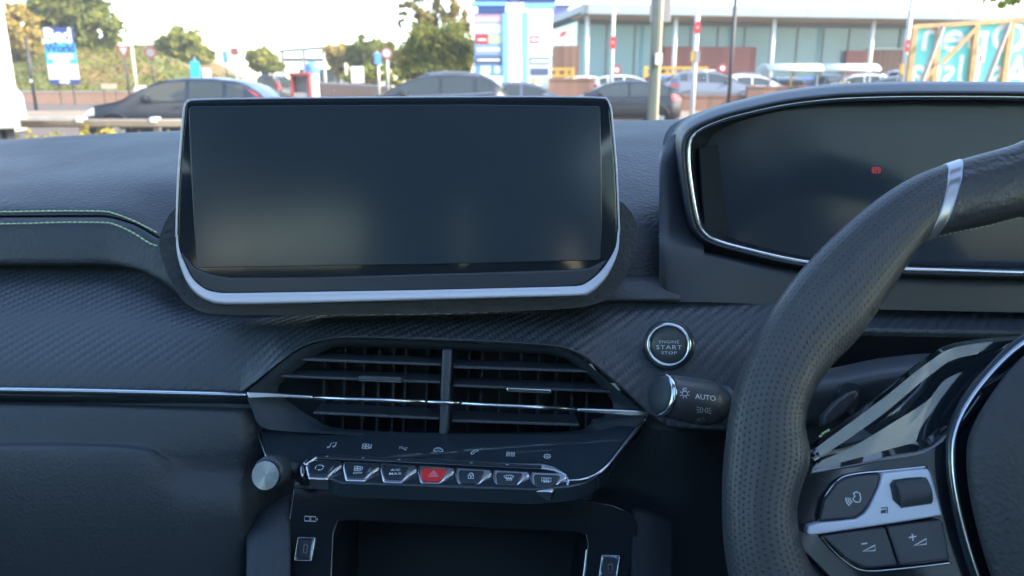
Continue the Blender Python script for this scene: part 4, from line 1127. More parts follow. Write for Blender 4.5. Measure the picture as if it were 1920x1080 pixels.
# USB ports in bright frames
def port(cx, cy, w, h, sk):
    o_ = [(cx - w / 2 + sk, cy - h / 2), (cx + w / 2 + sk, cy - h / 2 + 1), (cx + w / 2 - sk, cy + h / 2 + 1), (cx - w / 2 - sk, cy + h / 2)]
    i_ = [(cx + (x - cx) * .62, cy + (y - cy) * .72) for x, y in o_]
    pf_ = ring_plate('port_frame', on(NP, o_, 0.004), on(NP, i_, 0.001), NP.n * -0.004, M['chrome'], cc, bevel=0.0006)
    plate('port_socket', on(NP, i_, 0.0008), NP.n * -0.001, M['vent'], pf_)
    s_ = [(cx + (x - cx) * .26 + 2, cy + (y - cy) * .36) for x, y in o_]
    ring_plate('port_slot', on(NP, s_, 0.0018), on(NP, [(cx + 2 + (x - cx - 2) * .55, cy + (y - cy) * .8) for x, y in s_], 0.0018), NP.n * -0.001, M['darkchrome'], pf_)
port(571, 1029, 33, 44, 3.5)
port(1142, 1066, 34, 50, 3.5)
icon('charging_icon', [[(571, 968), (592, 969), (592, 977.5), (571, 976.5)], [(594.5, 971.5), (594.5, 975.5)], [(583, 969.8), (579.5, 973), (583.5, 973.2), (580.5, 976)]], NP, w=0.00055, closed=(0,), par=cc, off=0.0006)
# ================================================================== OUTSIDE
def sstep(a, b, x):
    t = np.clip((x - a) / (b - a), 0, 1); return t * t * (3 - 2 * t)
def gz(x, y):
    t = sstep(26.0, 48.0, y); s = sstep(-16.0, -5.0, x)
    return float(t * (0.22 + 0.48 * s))
def PX(px, Y, py=165): return W(px, py, Y).x
def PZ(py, Y): return CAM.z + ray(960, py).z * Y
M['asphalt'] = ground_mat('asphalt', [(0.3, (0.095, 0.074, 0.062)), (0.7, (0.135, 0.105, 0.088))], 0.7, 0.4, 60)
M['paving'] = ground_mat('paving', [(0.3, (0.19, 0.15, 0.11)), (0.7, (0.27, 0.22, 0.16))], 0.9, 0.3, 20)
M['verge'] = ground_mat('dry_verge', [(0.3, (0.10, 0.11, 0.035)), (0.5, (0.24, 0.19, 0.08)), (0.7, (0.34, 0.27, 0.14))], 1.2, 0.8, 12)
M['earth'] = ground_mat('earth', [(0.35, (0.13, 0.12, 0.08)), (0.65, (0.2, 0.18, 0.13))], 0.3, 0.4, 8)
M['bankgrass'] = ground_mat('bank_grass', [(0.3, (0.06, 0.09, 0.022)), (0.48, (0.13, 0.14, 0.04)), (0.6, (0.19, 0.11, 0.05)), (0.75, (0.11, 0.125, 0.035))], 0.28, 0.6, 3)
M['white_line'] = mat('road_paint', (0.75, 0.74, 0.7), 0.7, var=0.15, vscale=8)
M['kerb'] = mat('kerb_stone', (0.38, 0.36, 0.33), 0.85, var=0.2, vscale=4)
M['barrier'] = mat('weathered_barrier', (0.17, 0.15, 0.13), 0.7, var=.25, vscale=2)
M['bark'] = mat('bark', (0.11, 0.085, 0.06), 0.9, var=0.4, vscale=3, bump=0.6, bscale=14)
M['white_paint'] = mat('white_paint', (0.62, 0.63, 0.64), 0.4, var=0.05, vscale=1)
M['grey_paint'] = mat('grey_paint', (0.24, 0.25, 0.26), 0.5, var=0.08, vscale=2)
M['galv'] = mat('galvanised_steel', (0.42, 0.43, 0.42), 0.5, metal=0.4, var=0.15, vscale=3)
M['lamp_green'] = mat('lamp_post_paint', (0.075, 0.095, 0.09), 0.5, var=0.15, vscale=3)
M['black_metal'] = mat('black_metal', (0.03, 0.03, 0.035), 0.5)
M['cream_metal'] = mat('cream_metal', (0.46, 0.41, 0.30), 0.5)
M['red_paint'] = mat('red_paint', (0.42, 0.03, 0.03), 0.4)
M['sign_red'] = mat('backlit_sign_red', (0.27, 0.05, 0.045), 0.5)  # road sign red dulled in its base colour to look backlit
M['sign_face'] = mat('sign_face', (0.40, 0.41, 0.42), 0.5)  # sign white greyed in its colour for the same backlighting
M['panel_c'] = mat('counter_grey', (0.3, 0.27, 0.26), .6)
M['kiosk_red'] = mat('kiosk_red', (0.27, 0.035, 0.03), 0.5)
M['blue_paint'] = mat('blue_paint', (0.10, 0.27, 0.60), 0.4, var=0.08, vscale=1)
M['navy_paint'] = mat('navy_paint', (0.02, 0.05, 0.20), 0.4)
M['cyan_paint'] = mat('cyan_paint', (0.03, 0.42, 0.66), 0.4)
M['yellow_paint'] = mat('yellow_paint', (0.52, 0.31, 0.04), 0.4, var=0.1, vscale=2)
M['cream_paint'] = mat('cream_paint', (0.80, 0.74, 0.42), 0.5)
M['brickwall'] = None
def brick_mat():
    m = mat('brick_wall', (0.34, 0.17, 0.10), 0.9)
    nt = m.node_tree; b = nt.nodes['Principled BSDF']
    br = nt.nodes.new('ShaderNodeTexBrick'); br.inputs['Scale'].default_value = 4.5
    br.inputs['Color1'].default_value = (0.36, 0.17, 0.10, 1); br.inputs['Color2'].default_value = (0.26, 0.13, 0.085, 1); br.inputs['Mortar'].default_value = (0.42, 0.36, 0.30, 1)
    tc = nt.nodes.new('ShaderNodeTexCoord'); mp = nt.nodes.new('ShaderNodeMapping'); mp.inputs['Rotation'].default_value = (R(90), 0, 0)
    nt.links.new(tc.outputs['Object'], mp.inputs[0]); nt.links.new(mp.outputs[0], br.inputs['Vector']); nt.links.new(br.outputs[0], b.inputs['Base Color'])
    return m
M['brickwall'] = brick_mat()
def slat_mat(name, c, sc):
    m = mat(name, c, 0.8)
    nt = m.node_tree; b = nt.nodes['Principled BSDF']
    tc = nt.nodes.new('ShaderNodeTexCoord'); sp = nt.nodes.new('ShaderNodeSeparateXYZ'); nt.links.new(tc.outputs['Object'], sp.inputs[0])
    no = nt.nodes.new('ShaderNodeTexWhiteNoise'); no.noise_dimensions = '1D'
    nt.links.new(ms(nt, 'FLOOR', ms(nt, 'MULTIPLY', sp.outputs[0], sc)), no.inputs['W'])
    mx = nt.nodes.new('ShaderNodeMix'); mx.data_type = 'RGBA'; mx.inputs[6].default_value = (*[q * .75 for q in c], 1); mx.inputs[7].default_value = (*[q * 1.25 for q in c], 1)
    nt.links.new(no.outputs['Value'], mx.inputs[0]); nt.links.new(mx.outputs[2], b.inputs['Base Color'])
    return m
M['timber'] = slat_mat('brown_cladding', (0.19, 0.105, 0.075), 4.0)
M['maroon'] = slat_mat('maroon_cladding', (0.24, 0.085, 0.075), 1.6)
M['pine'] = mat('raw_timber', (0.46, 0.30, 0.16), 0.75, var=0.2, vscale=6)
M['pine_grey'] = mat('weathered_timber', (0.33, 0.28, 0.25), 0.8, var=0.2, vscale=6)
M['turq'] = mat('turquoise_sheet', (0.16, 0.62, 0.62), 0.55, var=0.05, vscale=1)
M['letter'] = mat('white_letters', (0.82, 0.82, 0.82), 0.5)
M['glassblue'] = mat('shopfront_glass', (0.12, 0.27, 0.33), 0.08, spec=0.3, var=0.15, vscale=0.12)
M['soffit'] = mat('soffit', (0.40, 0.30, 0.22), 0.7, var=0.08, vscale=0.5)
M['darkgrey'] = mat('dark_frame', (0.12, 0.14, 0.15), 0.5)

HAZE = 0.0008
# ---------------------------------------------------------------- ground, road, pavements
xs = np.unique(np.concatenate([np.linspace(-900, -80, 10), np.linspace(-80, 90, 69), np.linspace(90, 900, 10)]))
ys = np.unique(np.concatenate([np.linspace(-300, -20, 6), np.linspace(-20, 90, 56), np.linspace(90, 1800, 14)]))
def grid(name, xs, ys, zf, m, **kw):
    v = [(x, y, zf(x, y)) for y in ys for x in xs]
    n = len(xs)
    f = [(i * n + j, i * n + j + 1, (i + 1) * n + j + 1, (i + 1) * n + j) for i in range(len(ys) - 1) for j in range(n - 1)]
    return obj(name, v, f, m, smooth=True, **kw)
grid('ground', xs, ys, lambda x, y: gz(x, y), M['earth'], kind='structure')
LX = np.linspace(-90, 90, 61)
grid('verge', LX, np.linspace(3.2, 14.6, 8), lambda x, y: gz(x, y) + 0.05, M['verge'], kind='structure')
grid('road', LX, np.linspace(15.0, 31.0, 12), lambda x, y: gz(x, y) + 0.006, M['asphalt'], kind='structure')
grid('pavement', np.linspace(-60, 60, 61), np.linspace(31.2, 36.5, 6), lambda x, y: gz(x, y) + 0.12, M['paving'], kind='structure')
grid('side_road', np.linspace(-60, 1.5, 31), np.linspace(36.6, 53.6, 14), lambda x, y: gz(x, y) + 0.008, M['asphalt'], kind='structure')
grid('side_road', np.linspace(-22, 2, 13), np.linspace(53.7, 120, 14), lambda x, y: gz(x, y) + 0.008, M['asphalt'], kind='structure')
for y0 in (14.7, 31.05):
    v, f = [], []
    for x in LX:
        z = gz(x, y0)
        v += [(x, y0, z), (x, y0, z + 0.125), (x, y0 + .14, z + 0.125), (x, y0 + .14, z)]
    for i in range(len(LX) - 1):
        for k in range(3): f.append((4 * i + k, 4 * i + k + 1, 4 * i + k + 5, 4 * i + k + 4))
    obj('kerb', *fix((v, f)), M['kerb'], kind='structure')
mbl = MB()
for x in np.arange(-60, 60, 6.0):
    mbl.add(([(x, 22.9, .012 + gz(x, 23)), (x + 3.6, 22.9, .012 + gz(x, 23)), (x + 3.6, 23.05, .012 + gz(x, 23)), (x, 23.05, .012 + gz(x, 23))], [(0, 1, 2, 3)]))
mbl.build('lane_marking', M['white_line'], kind='structure')
CPZ = 0.42
obj('car_park', *boxvf(PX(1046, 34), 70, 33.7, 61, 0.1, CPZ), M['paving'], kind='structure')

# ---------------------------------------------------------------- vegetation
def leaf_cloud(pts, sizes, aspect=0.75):
    n = len(pts)
    a = rng.normal(size=(n, 3)); a /= np.linalg.norm(a, axis=1)[:, None]
    b = rng.normal(size=(n, 3)); b = np.cross(a, b); b /= np.linalg.norm(b, axis=1)[:, None]
    a = a * sizes[:, None]; b = b * sizes[:, None] * aspect
    c = np.cross(a, b); c = c / np.maximum(1e-9, np.linalg.norm(c, axis=1)[:, None]) * sizes[:, None] * .25
    V = np.stack([pts - a, pts - b * .8 + c, pts + a, pts + b * .8 + c], 1).reshape(-1, 3)
    F = [(4 * i, 4 * i + 1, 4 * i + 2, 4 * i + 3) for i in range(n)]
    return V, F
def lobes(lst, n, shell=0.55):
    """points spread through ellipsoid lobes (cx, cy, cz, rx, ry, rz)"""
    w = np.array([l[3] * l[5] for l in lst]); w = w / w.sum()
    out = []
    for l, k in zip(lst, (w * n).astype(int)):
        # each lobe is broken up into clumps
        nc = max(6, int(k / 45))
        d = rng.normal(size=(nc, 3)); d /= np.linalg.norm(d, axis=1)[:, None]
        cr = shell + (1 - shell) * rng.rand(nc) ** .7
        cc_ = d * cr[:, None]
        idx = rng.randint(0, nc, k)
        p = cc_[idx] + rng.normal(size=(k, 3)) * 0.13
        out.append(np.array(l[:3]) + p * np.array(l[3:]))
    return np.concatenate(out)
def tree(name, label, base, lst, n, size, m, cat_='tree', group=None, trunk_r=0.22, limbs=7):
    b = Vector(base)
    root = empty(name, b, label, cat_, group)
    cz = np.mean([l[2] for l in lst]); cxm = np.mean([l[0] for l in lst]); cym = np.mean([l[1] for l in lst])
    mb = MB()
    fork = Vector((b.x * .6 + cxm * .4, b.y, b.z + (cz - b.z) * .55))
    mb.add(tube([b - Vector((0, 0, .2)), b.lerp(fork, .5) + Vector((.1, 0, 0)), fork], [trunk_r * 1.2, trunk_r * .9, trunk_r * .7], 8))
    for k in range(limbs):
        l = lst[k % len(lst)]
        d = rng.normal(size=3); d /= np.linalg.norm(d); d[2] = abs(d[2])
        e = Vector(np.array(l[:3]) + d * np.array(l[3:]) * .75)
        mid = fork.lerp(e, .5) + Vector((0, 0, .12 * (e - fork).length))
        mb.add(tube([fork, mid, e], [trunk_r * .5, trunk_r * .28, trunk_r * .08], 6))
    mb.build('trunk', M['bark'], root, smooth=True)
    pts = lobes(lst, n)
    V, F = leaf_cloud(pts, size * (0.6 + 0.8 * rng.rand(len(pts))))
    obj('crown', V, F, m, root)
    return root
L_oak = leaf_mat('oak_leaves', (0.091, 0.130, 0.029), (0.247, 0.260, 0.065), (0.416, 0.351, 0.117))
L_gold = leaf_mat('golden_leaves', (0.260, 0.221, 0.065), (0.520, 0.390, 0.117), (0.600, 0.442, 0.169))
L_green = leaf_mat('green_leaves', (0.130, 0.169, 0.039), (0.351, 0.338, 0.078))
L_mix = leaf_mat('autumn_bush_leaves', (0.091, 0.130, 0.033), (0.273, 0.260, 0.065), (0.600, 0.364, 0.104))
L_birch = leaf_mat('birch_leaves', (0.234, 0.195, 0.078), (0.442, 0.364, 0.156))
L_bank = leaf_mat('bank_plants', (0.10, 0.125, 0.03), (0.22, 0.21, 0.055), (0.33, 0.17, 0.08), 0.3)
def pl(px, py, Y, rx_px, ry_px, ry_m=None):
    """an ellipsoid lobe given by its centre and half sizes as seen at depth Y"""
    k = Y / FPX * 1.0
    p = W(px, py, Y)
    return (p.x, p.y, p.z, rx_px * k, ry_m or rx_px * k * .9, ry_px * k)
def base(px, Y): return (PX(px, Y), Y, gz(PX(px, Y), Y))
tree('oak_tree', 'tall spreading oak behind the blue and white roadside board', base(140, 76), [pl(130, 20, 76, 62, 48), pl(180, 55, 76, 45, 42), pl(95, 10, 75, 50, 40), pl(150, -45, 76, 60, 40), pl(200, 85, 77, 25, 22), pl(170, 88, 76, 40, 20)], 10500, .30, L_oak, trunk_r=.4)
tree('autumn_tree', 'golden brown autumn tree half hidden by the white truck', base(35, 70), [pl(35, 45, 70, 30, 30), pl(50, 75, 70, 30, 25), pl(20, 90, 70, 35, 30), pl(60, 95, 70, 20, 15)], 5000, .24, L_gold)
tree('round_tree', 'round yellow-green tree standing alone above the dark hatchback', base(345, 80), [pl(340, 85, 80, 38, 28), pl(365, 103, 80, 32, 22), pl(315, 100, 80, 22, 20)], 5200, .26, L_green)
tree('low_tree', 'low yellow-green tree beside the dark van', base(495, 78), [pl(490, 112, 78, 30, 20), pl(510, 120, 78, 22, 14)], 2600, .24, L_green)
tree('oak_tree', 'small golden oak left of the blue parking sign', base(632, 76), [pl(632, 105, 76, 24, 20), pl(640, 120, 76, 20, 18)], 2400, .24, L_gold)
tree('oak_tree', 'dark round-headed oak directly behind the blue parking sign', base(690, 74), [pl(690, 98, 74, 34, 26), pl(672, 112, 74, 22, 20), pl(733, 98, 75, 16, 18), pl(735, 115, 75, 18, 18)], 4600, .24, L_oak)
tree('autumn_bush', 'large rounded green and orange bush beside the blue pylon sign', base(822, 41), [pl(825, 95, 41, 62, 45), pl(790, 115, 41, 38, 34), pl(858, 110, 40, 32, 40), pl(815, 130, 40, 55, 25)], 13000, .13, L_mix, 'bush', trunk_r=.2)
tree('birch_tree', 'thin drooping birch rising behind the large bush', base(820, 44), [pl(800, 15, 44, 22, 42), pl(838, 5, 44, 22, 45), pl(765, 18, 44, 18, 16), pl(785, 40, 44, 18, 22), pl(868, 42, 44, 16, 22), pl(752, 38, 44, 5, 14)], 3300, .12, L_birch, trunk_r=.14, limbs=12)
tree('hedge_bush', 'light green bushes behind the low brick planter wall', base(705, 52), [pl(700, 140, 52, 34, 16), pl(670, 148, 52, 26, 10), pl(740, 145, 51, 20, 16)], 2600, .14, L_green, 'bush', trunk_r=.08)
tree('street_tree', 'leafy branch hanging into the top right corner', (8.4, 10.2, 0), [pl(1935, -12, 8.0, 46, 24, .5), pl(1990, -30, 8.6, 80, 60, 1.0), pl(2080, -80, 9.4, 140, 90, 1.2)], 2600, .05, L_oak, trunk_r=.12)
tree('added_shade_tree', 'added unseen tree beside the car, keeping sun off its cabin', (6.5, -1.6, 0), [(6.3, -1.3, 5.2, 2.9, 3.4, 2.6), (7.6, -2.6, 6.2, 2.4, 2.6, 2.2), (5.6, 0.2, 4.9, 2.0, 2.0, 1.9), (6.5, -3.6, 5.4, 2.2, 2.2, 2.0)], 9000, .26, L_oak, trunk_r=.3)  # out-of-view tree, added to keep direct sun off the dashboard
# embankment
def bank_z(x, y):
    t = sstep(55.0, 74.0, y); e = 1 - sstep(PX(200, 66), PX(480, 66), x)
    return gz(x, y) + 0.35 + float(t * e) * (3.6 + .5 * math.sin(x * .31 + .6) + .35 * math.sin(x * .83 + y * .4))
BX = np.linspace(-75, PX(478, 60), 46); BY = np.linspace(54.6, 84, 24)
grid('embankment', BX, BY, bank_z, M['bankgrass'], kind='structure')
n = 11000
px_ = -55 + (PX(474, 60) + 55) * rng.rand(n); py_ = 55.2 + 20 * rng.rand(n) ** 1.4
nz = np.array([bank_z(a, b) for a, b in zip(px_, py_)])
clump = 0.5 + 0.5 * np.sin(px_ * .9 + 1.3 * np.sin(py_ * .7)) * np.sin(py_ * .8 + px_ * .23)
pts = np.stack([px_, py_, nz + (0.03 + 0.40 * rng.rand(n) * clump ** 2)], 1)
V, F = leaf_cloud(pts, .08 + .15 * rng.rand(n))
obj('bank_undergrowth', V, F, L_bank, kind='stuff', label='rough green and rusty undergrowth covering the roadside bank', cat='undergrowth')
# weeds along the verge
def weeds(name, label, px, Y, w, n, h, col):
    b = W(px, 250, Y); b.z = 0.05
    root_p = np.stack([b.x + w * rng.randn(n), Y + .2 * rng.randn(n), np.zeros(n)], 1)
    V = []; F = []
    for p in root_p:
        hh = h * (0.5 + .6 * rng.rand()); a = rng.rand() * 6.28; le = .12 * rng.randn(2)
        d = np.array([math.cos(a), math.sin(a), 0]) * .006
        t = p + np.array([le[0], le[1], hh]); m_ = p + np.array([le[0] * .3, le[1] * .3, hh * .55]); k = len(V)
        V += [p - d + (0, 0, .04), p + d + (0, 0, .04), m_ + d, m_ - d, t + d * .5, t - d * .5]; F += [(k, k + 1, k + 2, k + 3), (k + 3, k + 2, k + 4, k + 5)]
        for q in range(7):
            c = m_ + (t - m_) * rng.rand() + .03 * rng.randn(3); s_ = .02 + .02 * rng.rand(); e1 = rng.randn(3) * s_; e2 = rng.randn(3) * s_; k = len(V)
            V += [c - e1, c + e2, c + e1, c - e2]; F.append((k, k + 1, k + 2, k + 3))
    return obj(name, V, F, col, label=label, cat='weeds', kind='stuff')
L_weed = leaf_mat('weed_leaves', (0.22, 0.22, 0.05), (0.42, 0.34, 0.10))
weeds('weed_clump', 'yellow-green weeds on the verge near the truck', 85, 11.5, .28, 30, .62, L_weed)
weeds('weed_clump', 'tall yellow weeds on the verge below the dark hatchback nose', 190, 11.5, .22, 34, .66, L_weed)
weeds('weed_clump', 'pale dry weeds on the verge beside the touchscreen edge', 290, 11.0, .30, 26, .60, L_weed)
weeds('weed_clump', 'low weeds at the foot of the truck bumper', 10, 11.2, .2, 16, .45, L_weed)

# ---------------------------------------------------------------- crash barrier
gb = empty('crash_barrier', (PX(140, 14), 14, 0.05), 'low weathered crash barrier running along the verge', 'barrier')
xa, xb = PX(-500, 14), PX(640, 14)
zt, zb = PZ(223, 14), PZ(239, 14)
prof = [(0, zt), (-.03, zt - .01), (-.05, zt - .05), (-.02, (zt + zb) / 2), (-.05, zb + .05), (-.03, zb + .01), (0, zb)]
v = [(x, 14 + a, z) for x in (xa, xb) for a, z in prof]; m_ = len(prof)
f = [(i, i + 1, m_ + i + 1, m_ + i) for i in range(m_ - 1)]
obj('rail', v, f, M['barrier'], gb, smooth=True, solid=0.006)
x = PX(143, 14)
while x > xa: x -= 1.32
while x < xb:
    if x > xa: obj('post', *boxvf(x - .05, x + .05, 14.01, 14.11, 0.0, zt - .02), M['barrier'], gb); obj('post_cap', *boxvf(x - .06, x + .06, 13.93, 14.12, zt - .06, zt + .03), M['white_paint'], gb, bevel=.01)
    x += 1.32

# ---------------------------------------------------------------- poles and signs
def pole(name, label, px, Y, r, ytop, m, cat_='pole', zb=None, group=None, px_top=None):
    x = PX(px, Y); zb = gz(x, Y) if zb is None else zb
    root = empty(name, (x, Y, zb), label, cat_, group)
    obj('post', *tube([(x, Y, zb), (x, Y, PZ(ytop, Y))], r, 10), m, root, smooth=True)
    return root, x
def disc(par, name, x, Y, z, r, m, n=24, th=.02, squeeze=1.0):
    c = [(x + r * squeeze * math.cos(2 * math.pi * k / n), Y, z + r * math.sin(2 * math.pi * k / n)) for k in range(n)]
    return plate(name, c, (0, th, 0), m, par)
# give-way triangle
p, x = pole('give_way_sign', 'red-edged triangular road sign on a dark pole', 241, 46, .05, 88, M['black_metal'], 'road sign')
z = PZ(97, 46); s_ = .42
plate('rim', [(x - s_, 45.93, z + .32), (x, 45.93, z - .46), (x + s_, 45.93, z + .32)], (0, .02, 0), M['sign_red'], p)
plate('face', [(x - s_ * .6, 45.925, z + .22), (x, 45.925, z - .24), (x + s_ * .6, 45.925, z + .22)], (0, .02, 0), M['sign_face'], p)
# round sign
p, x = pole('round_road_sign', 'round red-ringed road sign next to the triangular one', 290, 47, .05, 94, M['black_metal'], 'road sign')
z = PZ(99, 47); disc(p, 'rim', x, 46.93, z, .34, M['sign_red']); disc(p, 'face', x, 46.925, z, .24, M['grey_paint'])
pole('cream_post', 'cream lamp post between the triangular and round signs', 256, 45, .08, 88, M['cream_metal'], 'post')
# bollard
x = PX(262, 42); r_ = empty('traffic_bollard', (x, 42, gz(x, 42)), 'white and yellow traffic bollard before the brick wall', 'bollard')
zz = PZ(161, 42); g0 = gz(x, 42)
plate('shell', [(x - .38, 42, g0), (x - .36, 42, zz - .15), (x - .22, 42, zz), (x + .22, 42, zz), (x + .36, 42, zz - .15), (x + .38, 42, g0)], (0, .3, 0), M['white_paint'], r_, bevel=.03)
plate('face', [(x - .25, 41.99, g0 + .1), (x - .25, 41.99, zz - .25), (x + .05, 41.99, zz - .25), (x + .05, 41.99, g0 + .1)], (0, .01, 0), M['yellow_paint'], r_)
# dark slim pole left
p, x = pole('slim_pole', 'slim dark pole in front of the grassy bank by the truck', 62, 40, .075, 68, M['black_metal'])
disc(p, 'tag', x, 39.9, PZ(152, 40), .08, M['white_paint'], 12)
# low white board on legs
x0, x1, Y = PX(194, 53.5), PX(222, 53.5), 53.2
r_ = empty('street_name_plate', ((x0 + x1) / 2, Y, gz(x0, Y)), 'low cream street name plate on two legs by the wall', 'sign')
obj('board', *boxvf(x0, x1, Y, Y + .04, PZ(167, Y), PZ(157, Y)), M['cream_metal'], r_)
for x in (x0 + .1, x1 - .1): obj('leg', *boxvf(x - .04, x + .04, Y + .05, Y + .1, gz(x, Y), PZ(160, Y)), M['bark'], r_)
# roadside advertising board
Y = 50
root = empty('advertising_board', (PX(118, Y), Y, gz(PX(118, Y), Y)), 'tall blue and white roadside board lettered Bed World', 'sign board')
xl, xr = PX(86, Y, 105), PX(142, Y, 105)
def slab(name, ya, yb, m, par=root, xa=xl, xb=xr, Yd=Y, th=.06):
    return obj(name, *boxvf(xa, xb, Yd, Yd + th, PZ(yb, Yd), PZ(ya, Yd)), m, par)
slab('top_panel', 51, 82, M['navy_paint']); slab('name_panel', 82, 98, M['cyan_paint']); slab('offer_panel', 98, 120, M['cyan_paint']); slab('white_panel', 120, 149, M['white_paint']); slab('foot_panel', 149, 158, M['navy_paint'])
slab('offer_print', 101, 111, M['letter'], xa=xl + .15, xb=xr - .15, Yd=Y - .012, th=.01); slab('offer_print', 111, 119.5, M['letter'], xa=xl + .45, xb=xr - .45, Yd=Y - .012, th=.01)
slab('yellow_print', 136, 141, M['cream_paint'], xa=xl + .2, xb=xr - .5, Yd=Y - .012, th=.01); slab('yellow_print', 126, 130, M['cream_paint'], xa=xl + .6, xb=xr - .7, Yd=Y - .012, th=.01); slab('yellow_print', 145, 148.5, M['cream_paint'], Yd=Y - .012, th=.01)
UX, UZ = Vector((1, 0, 0)), Vector((0, 0, 1))
v, f = place_text('Bed', 0.92, ((xl + xr) / 2, Y - .02, PZ(66.5, Y)), UX, UZ, 0, .035, 0.9, 1.0); obj('lettering', v, f, M['letter'], root)
v, f = place_text('World', 0.52, ((xl + xr) / 2, Y - .02, PZ(90, Y)), UX, UZ, 0, .03, 0.92, 1.05); obj('lettering', v, f, M['navy_paint'], root)
zc = PZ(153.5, Y); xc = (xl + xr) / 2
plate('arrow', [(xc - .3, Y - .012, zc + .06), (xc + .15, Y - .012, zc + .06), (xc + .15, Y - .012, zc + .14), (xc + .38, Y - .012, zc), (xc + .15, Y - .012, zc - .14), (xc + .15, Y - .012, zc - .06), (xc - .3, Y - .012, zc - .06)], (0, .01, 0), M['letter'], root)
for x in (xl + .5, xr - .5): obj('leg', *boxvf(x - .05, x + .05, Y + .08, Y + .2, gz(x, Y), PZ(60, Y)), M['bark'], root)
# brick wall below the bank
def wall(name, label, pa, Ya, pb, Yb, top_a, top_b, m, th=.3, zb=None):
    A = Vector((PX(pa, Ya), Ya, 0)); B = Vector((PX(pb, Yb), Yb, 0))
    n = (B - A).normalized().cross(Vector((0, 0, 1))) * -th
    za, zb_ = (gz(A.x, Ya) - .1, gz(B.x, Yb) - .1) if zb is None else (zb, zb)
    ta, tb = PZ(top_a, Ya), PZ(top_b, Yb)
    v = [A + UZ * za, B + UZ * zb_, B + UZ * tb, A + UZ * ta]
    root = empty(name, (A + B) / 2 + UZ * za, label, 'wall')
    obj('wall_face', *fix(plate_vf(v, n)), m, root)
    c = [A + UZ * ta, B + UZ * tb, B + UZ * (tb + .08), A + UZ * (ta + .08)]
    d = n.normalized()
    c = [q - d * .03 for q in c]
    obj('coping', *fix(plate_vf(c, n + d * .06)), M['kerb'] if m is M['brickwall'] else m, root)
    return root
wall('brick_wall', 'low red brick wall along the foot of the grassy bank', -80, 54, 330, 54, 173, 173, M['brickwall'])
wall('planter_wall', 'low red brick planter wall before the light green bushes', 598, 50, 735, 44, 157, 164, M['brickwall'])
wall('retaining_wall', 'brown slatted retaining wall below the raised car park', 1200, 33.4, 1450, 33.4, 182, 182, M['timber'])
wall('retaining_wall', 'higher brown slatted wall beside the instrument hood', 1402, 33.1, 1760, 33.1, 165, 165, M['timber'])
wall('retaining_wall', 'short brown wall just right of the blue pylon sign', 1030, 33.4, 1114, 33.4, 151, 151, M['timber'])

# blue pole signs in the middle distance
def rect_sign(name, label, px, Y, w, h, yc, m, pm='galv', ytop=None, r=.05):
    p, x = pole(name, label, px, Y, r, ytop if ytop is not None else yc - 12, M[pm], 'road sign')
    z = PZ(yc, Y); plate('face', [(x - w / 2, Y - .08, z - h / 2), (x + w / 2, Y - .08, z - h / 2), (x + w / 2, Y - .08, z + h / 2), (x - w / 2, Y - .08, z + h / 2)], (0, .03, 0), m, p, bevel=.01)
    return p
rect_sign('parking_sign', 'small blue square road sign before the dark oak', 711, 36, .30, .48, 110, M['blue_paint'])
p, x = pole('speed_limit_sign', 'round red-ringed speed sign beside the small blue sign', 728, 36.5, .05, 92, M['galv'], 'road sign')
z = PZ(100, 36.5); disc(p, 'rim', x, 36.4, z, .26, M['sign_red']); disc(p, 'face', x, 36.395, z, .19, M['sign_face'])
rect_sign('hanging_sign', 'narrow blue hanging sign left of the cream lamp post', 428, 52, .40, .75, 107, M['blue_paint'], 'black_metal', 92)
pole('cream_post', 'cream post with a small board above the hatchback tail', 459, 46, .08, 88, M['cream_metal'], 'post')
pole('cream_post', 'cream post behind the low brick planter wall', 650, 60, .10, 118, M['cream_metal'], 'post')
pole('slim_lamp_post', 'slim grey lamp post left of the golden oak', 611, 62, .08, 98, M['galv'], 'lamp post')
rect_sign('white_banner', 'white banner board over the light green bushes', 672, 48, .75, .95, 140, M['letter'], 'cream_metal')
rect_sign('flag_banner', 'cyan feather banner above the hatchback roof', 370, 50, .62, 1.0, 131, M['cyan_paint'], 'blue_paint', 108)
rect_sign('flag_banner', 'white feather banner right of the cyan one', 391, 51, .5, .62, 138, M['letter'], 'galv', 130)
rect_sign('brown_board', 'small reddish board on a post beside the blue hanging sign', 446, 47, .5, .42, 97, M['maroon'], 'cream_metal')
# blue round-topped pillar and red kiosk
Y = 56; x = PX(588, Y); g0 = gz(x, Y)
r_ = empty('advertising_pillar', (x, Y, g0), 'blue and white round-topped advertising pillar beside the red kiosk', 'pillar')
obj('body', *revolve((x, Y, g0), (0, 0, 1), [(.42, 0), (.42, PZ(138, Y) - g0)], 20), M['letter'], r_, smooth=False)
zt = PZ(138, Y) - g0; hh = PZ(116, Y) - PZ(138, Y)
obj('drum', *revolve((x, Y, g0), (0, 0, 1), [(.5, zt), (.5, zt + hh * .6), (.42, zt + hh * .85), (.2, zt + hh)], 20), M['blue_paint'], r_, smooth=False)
Y = 55; x = PX(563, Y); g0 = gz(x, Y); zt = PZ(136, Y)
r_ = empty('red_kiosk', (x, Y, g0), 'open-fronted red kiosk between the dark van and the blue pillar', 'kiosk')
obj('roof', *boxvf(x - .7, x + .7, Y - .1, Y + 1.2, zt - .22, zt), M['kiosk_red'], r_, bevel=.04)
for s_ in (-1, 1): obj('side_wall', *boxvf(x + s_ * .6 - .07, x + s_ * .6 + .07, Y, Y + 1.1, g0, zt - .22), M['kiosk_red'], r_)
obj('back_wall', *boxvf(x - .52, x + .52, Y + .9, Y + 1.0, g0, zt - .22), M['grey_paint'], r_)
obj('counter', *boxvf(x - .5, x + .5, Y + .05, Y + .5, g0, g0 + .7), M['panel_c'], r_)

